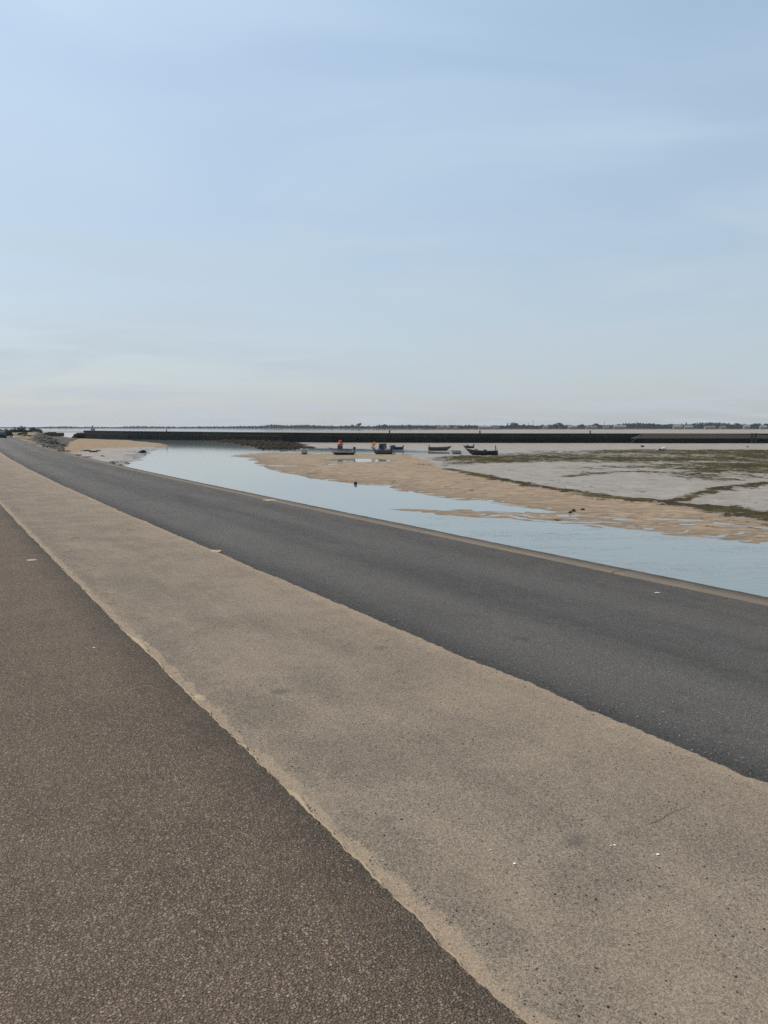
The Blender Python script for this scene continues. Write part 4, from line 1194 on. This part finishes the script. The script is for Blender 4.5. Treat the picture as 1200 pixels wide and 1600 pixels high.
# D: charcoal open boat, bow right
b = boat_root('rowing_boat', 687.5, 704.0, R(-7), 'charcoal open wooden boat, bow to the right, with a short stern post', R(2), sink=.05)
h, rail, sect = hull_mesh(4.5, 1.5, .66, .35, .40, .55)
h.build('hull', hull_paint('charcoal_hull_paint', (.085, .09, .095), (.05, .045, .042), .14), b, True)
rail_part(b, rail, .04, M['darkpaint'])
for t_ in (.25, .5, .74): thwart(b, sect, t_, .48)
mb = MB(); mb.tube([(-2.1, .25, .35), (-2.1, .25, 1.32)], .05, 6); mb.build('stern_post', M['darkpaint'], b)
mb = MB(); mb.tube([(-2.3, -.2, .2), (-2.38, -.2, .75), (-2.2, -.2, 1.15)], .03, 6); mb.build('tiller', M['wood'], b)

# E: pale dinghy
b = boat_root('dinghy', 711.5, 709.2, R(155), 'small pale grey dinghy aground just left of the long black boat', R(4), sink=.05)
h, rail, sect = hull_mesh(1.85, 1.05, .62, .2, .3, .5)
h.build('hull', hull_paint('pale_hull_paint', (.34, .34, .32), (.20, .18, .15), .16), b, True)
rail_part(b, rail, .04, M['grey'])
thwart(b, sect, .35, .50); thwart(b, sect, .7, .55)
mb = MB(); mb.tube([(.35, -.3, .45), (-.75, -.05, .62)], .022, 6); mb.build('oar', M['wood'], b)

# F: long black boat, bow left, arch at the stern
b = boat_root('workboat', 752.5, 710.9, R(174), 'long black open workboat, bow to the left, with an arch at its stern', R(1), sink=.06)
h, rail, sect = hull_mesh(5.3, 1.7, .72, .5, .55, .5)
h.build('hull', hull_paint('black_hull_paint', (.045, .047, .05), (.022, .02, .02), .2), b, True)
rail_part(b, rail, .045, M['darkpaint'])
for t_ in (.3, .55, .8): thwart(b, sect, t_, .55)
mb = MB(); mb.tube([(-2.25, -.6, .6), (-2.25, -.58, 1.62), (-2.25, .58, 1.62), (-2.25, .6, .6)], .045, 6); mb.tube([(-2.25, .58, 1.5), (-2.55, .58, .7)], .03, 6); mb.build('stern_arch', M['darkpaint'], b)
mb = MB(); mb.box((.95, .1, .93), (.72, .6, .24), .2, .8); mb.build('tarpaulin', M['grey'], b)
mb = MB(); mb.box((-.55, 0, .86), (.5, .55, .22), .1, .8); mb.build('gear_crate', M['darkpaint'], b)
mb = MB(); mb.tube([(2.45, 0, 1.05), (2.9, .1, .75), (3.4, .35, .12)], .018, 5); mb.build('mooring_line', M['wood'], b)

# G: far dark tender
b = boat_root('tender', 731.5, 700.2, R(170), 'tiny dark tender farthest out, right below the jetty', R(0), sink=.05)
h, rail, sect = hull_mesh(2.3, 1.2, .46, .3, .3, .5)
h.build('hull', hull_paint('dark_tender_paint', (.05, .05, .05), (.02, .02, .02), .1), b, True)
rail_part(b, rail, .05, M['darkpaint'])
mb = MB(); mb.box((.15, 0, .58), (.6, .6, .45), 0, .85); mb.build('console', M['grey'], b)
outboard(b, -1.15, .5, .85)

# H: white-grey pram seen end on
b = boat_root('pram', 474.8, 709.6, R(-97), 'small white pram dinghy seen end on, alone at the left on the sandbank edge', R(0), sink=.05)
h, rail, sect = hull_mesh(2.2, 1.15, .84, .15, .12, .38, .95)
h.build('hull', hull_paint('white_pram_paint', (.36, .36, .37), (.06, .035, .03), .22), b, True)
rail_part(b, rail, .05, M['white'])
thwart(b, sect, .4, .62); thwart(b, sect, .75, .66)

# ------------------------------------------------------------------ rocks, floats and scraps on the flats
def rock(px, py, wpx, hpx, seed, label, mat='rockblack', name='rock', group='dark stones on the flats'):
    x, y, z = ground(px, py); k_ = y / FPX
    r = random.Random(seed); mb = MB()
    w, h_ = wpx * k_ / 2, hpx * k_
    mb.blob((0, 0, h_ * .35), (w * .9, w * .75, h_ * .62), seed, .2, 3)
    mb.blob((w * r.uniform(-.5, .5), -w * .3, h_ * .25), (w * .5, w * .5, h_ * .45), seed + 50, .22, 2)
    o = mb.build(name, M[mat], loc=(x, y, z - h_ * .12)); tag(o, label, 'rock', group)
rock(555.5, 756.8, 5, 5.5, 201, 'pointed dark stone alone at the water edge in the channel bend')
rock(896, 799, 8, 4.2, 202, 'largest dark stone of three by the small pools')
rock(911, 796.8, 7, 3.0, 203, 'brown stone at the right of the three by the small pools')
rock(891, 802, 6, 3.0, 204, 'small dark stone nearest the water of the three by the pools')
rock(222, 707.6, 12, 5.2, 205, 'squat black rock at the waterline of the left beach')
rock(134, 705, 15, 2.6, 206, 'long flat black rock in the middle of the left beach')
rock(145, 706.6, 13, 2.8, 207, 'flat black rock just right of the long one on the left beach')
rock(153.5, 704.6, 7, 2.2, 208, 'small round black rock behind the flat ones on the left beach')
rock(160, 713, 7, 1.8, 209, 'little dark stone in the muddy middle of the left beach')
rock(120, 711.5, 14, 2.0, 210, 'left end of the dark weed line by the road on the beach')
rock(134, 714.5, 18, 1.8, 211, 'right end of the dark weed line by the road on the beach')
rock(177, 724.5, 9, 1.8, 212, 'dark stone close to the road edge on the left beach')
rock(188, 726.8, 8, 1.6, 213, 'low dark stone touching the road edge, right of another stone')
rock(199, 724, 8, 1.6, 214, 'dark stone by the waterline nearest the road')
rock(174, 722.4, 8, 1.3, 217, 'thin dark stone in the mud just above the stone near the road')
rock(1004, 698.3, 6, 3.2, 215, 'dark stone alone on grey mud below the pale ramp')
rock(1168, 698.7, 4, 1.6, 216, 'tiny dark stone on grey mud below the ladder posts')
x, y, z = ground(1034, 704)
o = tag(empty('buoy', (x, y, z)), 'white mooring buoy lying on its side on the far mud', 'buoy')
mb = MB(); mb.tube([(-.8, -.1, .18), (-.5, -.05, .26), (-.1, 0, .34), (.35, 0, .38), (.62, 0, .34), (.72, 0, .2)], [.06, .16, .2, .34, .34, .12], 12); mb.build('float', M['white'], o, True)
mb = MB(); mb.tube([(-.8, -.1, .18), (-1.2, -.2, .10), (-1.55, -.1, .06)], .05, 6); mb.build('rope', M['white'], o)
x, y, z = ground(1029, 703.8)
o = tag(empty('small_float', (x, y - .6, z)), 'small black float beside the white buoy on the mud', 'float')
mb = MB(); mb.blob((0, 0, .2), (.26, .24, .24), 5, .05, 3); mb.build('ball', M['black'], o, True)
mb = MB(); mb.tube([(0, 0, .42), (0, 0, .50)], .07, 8); mb.build('eye', M['alu'], o)

# ------------------------------------------------------------------ dark car at the end of the road
cx, cy = far(4.5, 146)
zc = float(road_z(cx * A_DIR[0] + cy * A_DIR[1])) + .01
car = tag(empty('parked_car', (cx, cy, zc), R(118)), 'dark parked car half out of frame at the far end of the road', 'car')
prof = [(-2.05, .35), (-2.1, .75), (-2.0, .95), (-1.75, 1.02), (-1.55, 1.42), (-1.25, 1.52), (.1, 1.54), (.45, 1.46), (1.05, 1.02), (1.75, .90), (2.08, .74), (2.12, .42), (1.9, .26), (-1.9, .26)]
mb = MB()
rows = []
for s_, ins in ((-.86, .03), (-.80, 0), (.80, 0), (.86, .03)):
    rows.append([(x_ * (1 - ins * .6), s_ * (1.0 if z_ < 1.05 else .84), z_ - (ins if z_ > 1 else 0)) for x_, z_ in prof])
vs = [p for r_ in rows for p in r_]; n = len(prof); fs = []
for i in range(3):
    for k_ in range(n):
        a, b2 = i * n + k_, i * n + (k_ + 1) % n
        fs.append((a, b2, b2 + n, a + n))
fs.append(tuple(range(n))); fs.append(tuple(range(4 * n - 1, 3 * n - 1, -1)))
mb.add(vs, fs)
mb.build('body', plain('dark_blue_car_paint', (.012, .016, .026), .25, .1, spec=.6), car)
for sy in (-1, 1):
    y_ = sy * .875; y2 = sy * .742
    q = [(-1.42, y_, 1.04), (.82, y_, 1.04), (.32, y2, 1.43), (-1.28, y2, 1.46)]
    mb = MB(); mb.add(q, [(0, 1, 2, 3) if sy < 0 else (3, 2, 1, 0)])
    mb.build('side_window', M['pane'], car)
mb = MB(); mb.add([(-1.80, -.62, 1.06), (-1.80, .62, 1.06), (-1.585, .56, 1.42), (-1.585, -.56, 1.42)], [(3, 2, 1, 0)]); mb.build('rear_window', plain('sky_lit_glass', (.10, .12, .13), .05, .05), car)
mb = MB(); mb.add([(1.02, -.64, 1.065), (1.02, .64, 1.065), (.51, .58, 1.455), (.51, -.58, 1.455)], [(0, 1, 2, 3)]); mb.build('windscreen', M['pane'], car)
for sx in (-1.3, 1.32):
    for sy in (-.78, .78):
        mb = MB(); mb.tube([(sx, sy - .1, .32), (sx, sy + .1, .32)], .32, 18); w_ = mb.build('wheel', M['black'], car)
        mb = MB(); mb.tube([(sx, sy - .108, .32), (sx, sy + .108, .32)], .20, 14); mb.build('rim', M['alu'], w_)
for sy in (-.66, .66):
    mb = MB(); mb.box((-2.07, sy, .82), (.08, .24, .18)); mb.build('tail_light', M['red'], car)
    mb = MB(); mb.box((2.06, sy, .72), (.10, .30, .14)); mb.build('headlight', M['white'], car)

# ------------------------------------------------------------------ far shore: woods, single trees, houses, masts
def shore_d(px): # distance of the far shoreline
    return float(np.interp(px, [-1500, 60, 300, 420, 560, 700, 900, 2600], [2560, 2440, 2330, 2000, 1700, 1520, 1480, 1480]))
PROF = np.array([(-900, 666.3), (-100, 667), (40, 667.8), (70, 667.4), (84, 666.6), (112, 666.0), (130, 667.1), (190, 667.2), (208, 665.6), (240, 666.2), (280, 667.0), (300, 666.5), (345, 666.2), (400, 665.6), (412, 664.6), (425, 663.0), (450, 664.4), (480, 663.4), (510, 665.2), (530, 665.6), (548, 664.6), (575, 666.0), (600, 664.2), (640, 664.2), (690, 664.4), (740, 664.6), (790, 664.8), (800, 663.2), (825, 664.6), (850, 665.0), (868, 662.8), (885, 664.4), (905, 664.8), (930, 663.0), (950, 664.2), (975, 661.4), (992, 660.2), (1010, 661.2), (1030, 663.0), (1048, 662.6), (1070, 663.2), (1085, 660.8), (1100, 659.6), (1128, 660.2), (1140, 663.2), (1165, 663.2), (1195, 663.4), (1260, 662.0), (1400, 663), (2000, 662.5)])
r = random.Random(99)
mb = MB()
px = -650.0
while px < 1850:
    d0 = shore_d(px)
    for row in range(3):
        d = d0 + 45 + row * 34 + r.uniform(-10, 10)
        top = zpix(np.interp(px, PROF[:, 0], PROF[:, 1]) + .1 + (2 - row) * .25 + abs(r.gauss(0, .7)) - .25 - .8 * (r.random() < .10), d)
        base = SEA + 1.0
        ht = max(2.2, top - base); w = r.uniform(3.0, 5.5)
        if row < 2 and r.random() < .10: continue
        x, y = far(px + r.uniform(-2, 2), d)
        quad_leaves(mb, (x, y, base + ht * .50), (w, w, ht * .52), 60, 1.5, r)
    px += 2.6 if -60 < px < 1260 else 5.2
tag(mb.build('woodland', M['leaf_far']), kind='stuff')

def make_tree(kind, seed):
    r = random.Random(seed)
    t = empty('pine_tree' if kind else 'tree', (0, 0, 0))
    mb = MB()
    if kind == 0:       # broad crown
        for k in range(9):
            a = r.uniform(0, 6.28); q = r.uniform(0, .42)
            quad_leaves(mb, (math.cos(a) * q, math.sin(a) * q, r.uniform(.42, .82)), (.26, .26, .18), 46, .085, r)
        tr = [(0, 0, -.05), (.01, 0, .25), (0, 0, .6)]
    else:               # tall narrow conifer
        for k in range(9):
            z = .22 + k * .085
            quad_leaves(mb, (r.uniform(-.03, .03), r.uniform(-.03, .03), z), (.20 * (1.05 - z) + .04, .20 * (1.05 - z) + .04, .08), 40, .055, r)
        tr = [(0, 0, -.05), (0, 0, .3), (0, 0, .9)]
    mb.build('crown', M['leaf_far'], t)
    tb = MB(); tb.tube(tr, [.035, .028, .012], 6)
    if kind == 0:
        for k in range(4):
            a = k * 1.6 + r.random(); tb.tube([(0, 0, .35), (math.cos(a) * .2, math.sin(a) * .2, .55), (math.cos(a) * .32, math.sin(a) * .32, .7)], [.02, .014, .006], 5)
    tb.build('trunk', M['bark'], t)
    return t
protos = [[make_tree(0, 1), make_tree(0, 2)], [make_tree(1, 3), make_tree(1, 4)]]
used = set()
TREES = [ # px, top, kind, width factor, words
 (561, 660.6, 0, 1.0, 'tall round tree standing clear of the far wood left of centre'),
 (552, 663.2, 0, 1.1, 'lower round tree at the left of the tall tree on the far shore'),
 (577, 663.4, 1, .9, 'slim tree standing alone in the gap right of the tall round tree'),
 (593, 662.2, 1, 1.0, 'pointed conifer above the far wood, above the orange flags'),
 (601, 662.6, 0, 1.2, 'round tree beside the pointed conifer above the orange flags'),
 (639, 663.2, 0, 1.0, 'round treetop on the far shore just right of the flags'),
 (792, 660.6, 1, 1.0, 'left conifer of the spiky clump on the far shore'),
 (797, 659.9, 1, 1.0, 'middle conifer of the spiky clump on the far shore'),
 (804, 660.0, 0, 1.3, 'broad tree at the right of the spiky conifer clump'),
 (816, 662.6, 0, 1.1, 'round tree just left of the tall thin mast'),
 (845, 663.2, 0, 1.0, 'small round tree just right of the tall thin mast'),
 (874, 660.2, 0, 1.3, 'broad tall tree between the mast and the pale roofs'),
 (867, 662.0, 0, 1.0, 'round tree hugging the left of a broad tall tree'),
 (883, 662.6, 1, 1.0, 'conifer hugging the right of a broad tall tree'),
 (906, 662.6, 0, 1.4, 'dark round tree standing alone before a pale roof'),
 (931, 661.2, 0, 1.3, 'rounded tree between two pale roofs on the far shore'),
 (1014, 660.6, 1, .9, 'slim conifer right of the dense dome of trees'),
 (1019, 660.4, 1, .9, 'second slim conifer of a pair right of the tree dome'),
 (1062, 661.0, 1, .9, 'pointed conifer left of the highest wood on the right shore'),
 (1069, 659.4, 1, 1.0, 'tallest pointed conifer on the right far shore'),
 (1136, 660.0, 1, .8, 'thin tree just past the highest wood on the right shore'),
 (1150, 660.8, 0, 1.5, 'wide low tree standing apart on the right far shore'),
 (1159, 661.0, 1, .8, 'thin conifer touching the wide low tree at far right'),
 (1174, 661.2, 0, 1.0, 'left of two small round trees at the far right'),
 (1180, 661.0, 0, 1.1, 'right of two small round trees at the far right'),
 (1195, 661.4, 0, 1.1, 'last small round tree at the right edge of the far shore'),
]
for k_, (px, top, kind, wf, lab) in enumerate(TREES):
    pr = protos[kind][k_ % 2]
    o = pr if pr not in used else copy_tree(pr)
    used.add(pr)
    d = shore_d(px) + 30
    ht = zpix(top, d) - (SEA + 1.0)
    o.location = (*far(px, d), SEA + 1.0); o.scale = (ht * wf * .9, ht * wf * .9, ht)
    o.rotation_euler = (0, 0, k_ * 1.3)
    tag(o, lab, 'tree', 'single trees on the far shore')

HOUSES = [ # px, y of eave, width px, depth, roof material, label
 (688, 667.2, 11, 0, 'pale house with tiled roof on the far shore above the charcoal boat'),
 (699, 667.4, 7, 0, 'smaller tiled house just right of the first pale house'),
 (711, 667.8, 6, 0, 'low tiled house above the pale grey dinghy on the far shore'),
 (757, 666.9, 20, 1, 'long low building with pale sheet roof right of the middle of the shore'),
 (774, 667.8, 8, 0, 'tiled house at the right of the long pale roofed building'),
 (851, 667.4, 8, 0, 'tiled house just right of the tall thin mast'),
 (889, 667.0, 6, 1, 'small pale roofed house left of the dark round tree'),
 (896, 667.2, 8, 0, 'tiled house touching the dark round tree'),
 (922, 667.0, 17, 0, 'long pinkish house right of the dark round tree'),
 (945, 667.4, 9, 0, 'tiled house below the rounded tree on the far shore'),
 (966, 666.2, 19, 1, 'long house with very pale roof below the dense tree dome'),
 (1056, 666.2, 14, 1, 'pale roofed house left of the highest wood'),
 (1073, 666.6, 12, 1, 'second pale roofed house touching the highest wood'),
 (1106, 667.0, 16, 0, 'pinkish house below the highest wood on the right shore'),
 (1126, 667.0, 8, 0, 'small tiled house at the right foot of the highest wood'),
 (1163, 666.0, 9, 1, 'pale gabled house among the trees at far right'),
 (1189, 666.6, 10, 1, 'last pale house at the right edge of the far shore'),
]
for k_, (px, ye, wpx, pale, lab) in enumerate(HOUSES):
    d = shore_d(px) + 14
    x, y = far(px, d); k2 = d / FPX
    w, dep = wpx * k2, 7.0
    zb = SEA + .35; ze = zpix(ye, d); hr = 1.9
    o = tag(empty('house', (x, y, zb), r.uniform(-.12, .12)), lab, 'house', 'houses on the far shore')
    hh = max(2.4, ze - zb)
    mb = MB(); mb.box((0, 0, hh / 2), (w, dep, hh)); wl_ = mb.build('wall', M['wallpale'], o)
    e_ = .35
    mb = MB()
    mb.add([(-w / 2 - e_, -dep / 2 - e_, hh - .1), (w / 2 + e_, -dep / 2 - e_, hh - .1), (w / 2 + e_, dep / 2 + e_, hh - .1), (-w / 2 - e_, dep / 2 + e_, hh - .1), (-w / 2 - e_, 0, hh + hr), (w / 2 + e_, 0, hh + hr)],
           [(0, 1, 5, 4), (2, 3, 4, 5), (0, 4, 3), (1, 2, 5), (3, 2, 1, 0)])
    rf = mb.build('roof', M['slate' if pale else 'rooftile'], o)
    mb = MB(); mb.box((w * .28, .6, hh + hr * .9), (.7, .7, 1.3)); mb.build('chimney', M['wallpale'], rf)
    nw = max(2, int(w / 3.2))
    for j in range(nw):
        mb = MB(); mb.box((-w / 2 + w * (j + .5) / nw, -dep / 2 - .02, hh * .48), (1.0, .08, 1.25)); mb.build('window', M['pane'], o)

for px, top, lab in [(831.5, 656.4, 'tallest thin mast on the far shore'), (824, 660.4, 'short thin mast just left of the tallest mast'), (518.5, 661.8, 'thin mast left of the tall round tree'), (942, 658.4, 'thin mast above the pale roofs right of centre')]:
    d = shore_d(px) + 60
    x, y = far(px, d); ht = zpix(top, d) - (SEA + 1)
    o = tag(empty('mast', (x, y, SEA + 1)), lab, 'mast', 'masts on the far shore')
    mb = MB(); mb.tube([(0, 0, 0), (0, 0, ht)], [.42, .22], 6); mb.build('pole', M['darkpaint'], o)
    mb = MB(); mb.box((0, 0, ht * .86), (1.6, .2, .2)); mb.box((0, 0, ht * .94), (1.2, .2, .2)); mb.build('crossbar', M['darkpaint'], o)

# ------------------------------------------------------------------ sea haze
hz = MB(); hz.box((0, 3200, 4.0), (14500, 6900, 18.0))
t = bpy.data.materials.new('sea_haze'); t.use_nodes = True
t.node_tree.nodes.remove(t.node_tree.nodes['Principled BSDF'])
pv = t.node_tree.nodes.new('ShaderNodeVolumePrincipled')
pv.inputs['Color'].default_value = (.74, .87, 1.0, 1)
pv.inputs['Density'].default_value = 0.00007
pv.inputs['Anisotropy'].default_value = 0.2
t.node_tree.links.new(pv.outputs[0], t.node_tree.nodes['Material Output'].inputs['Volume'])
tag(hz.build('haze', t), kind='stuff')
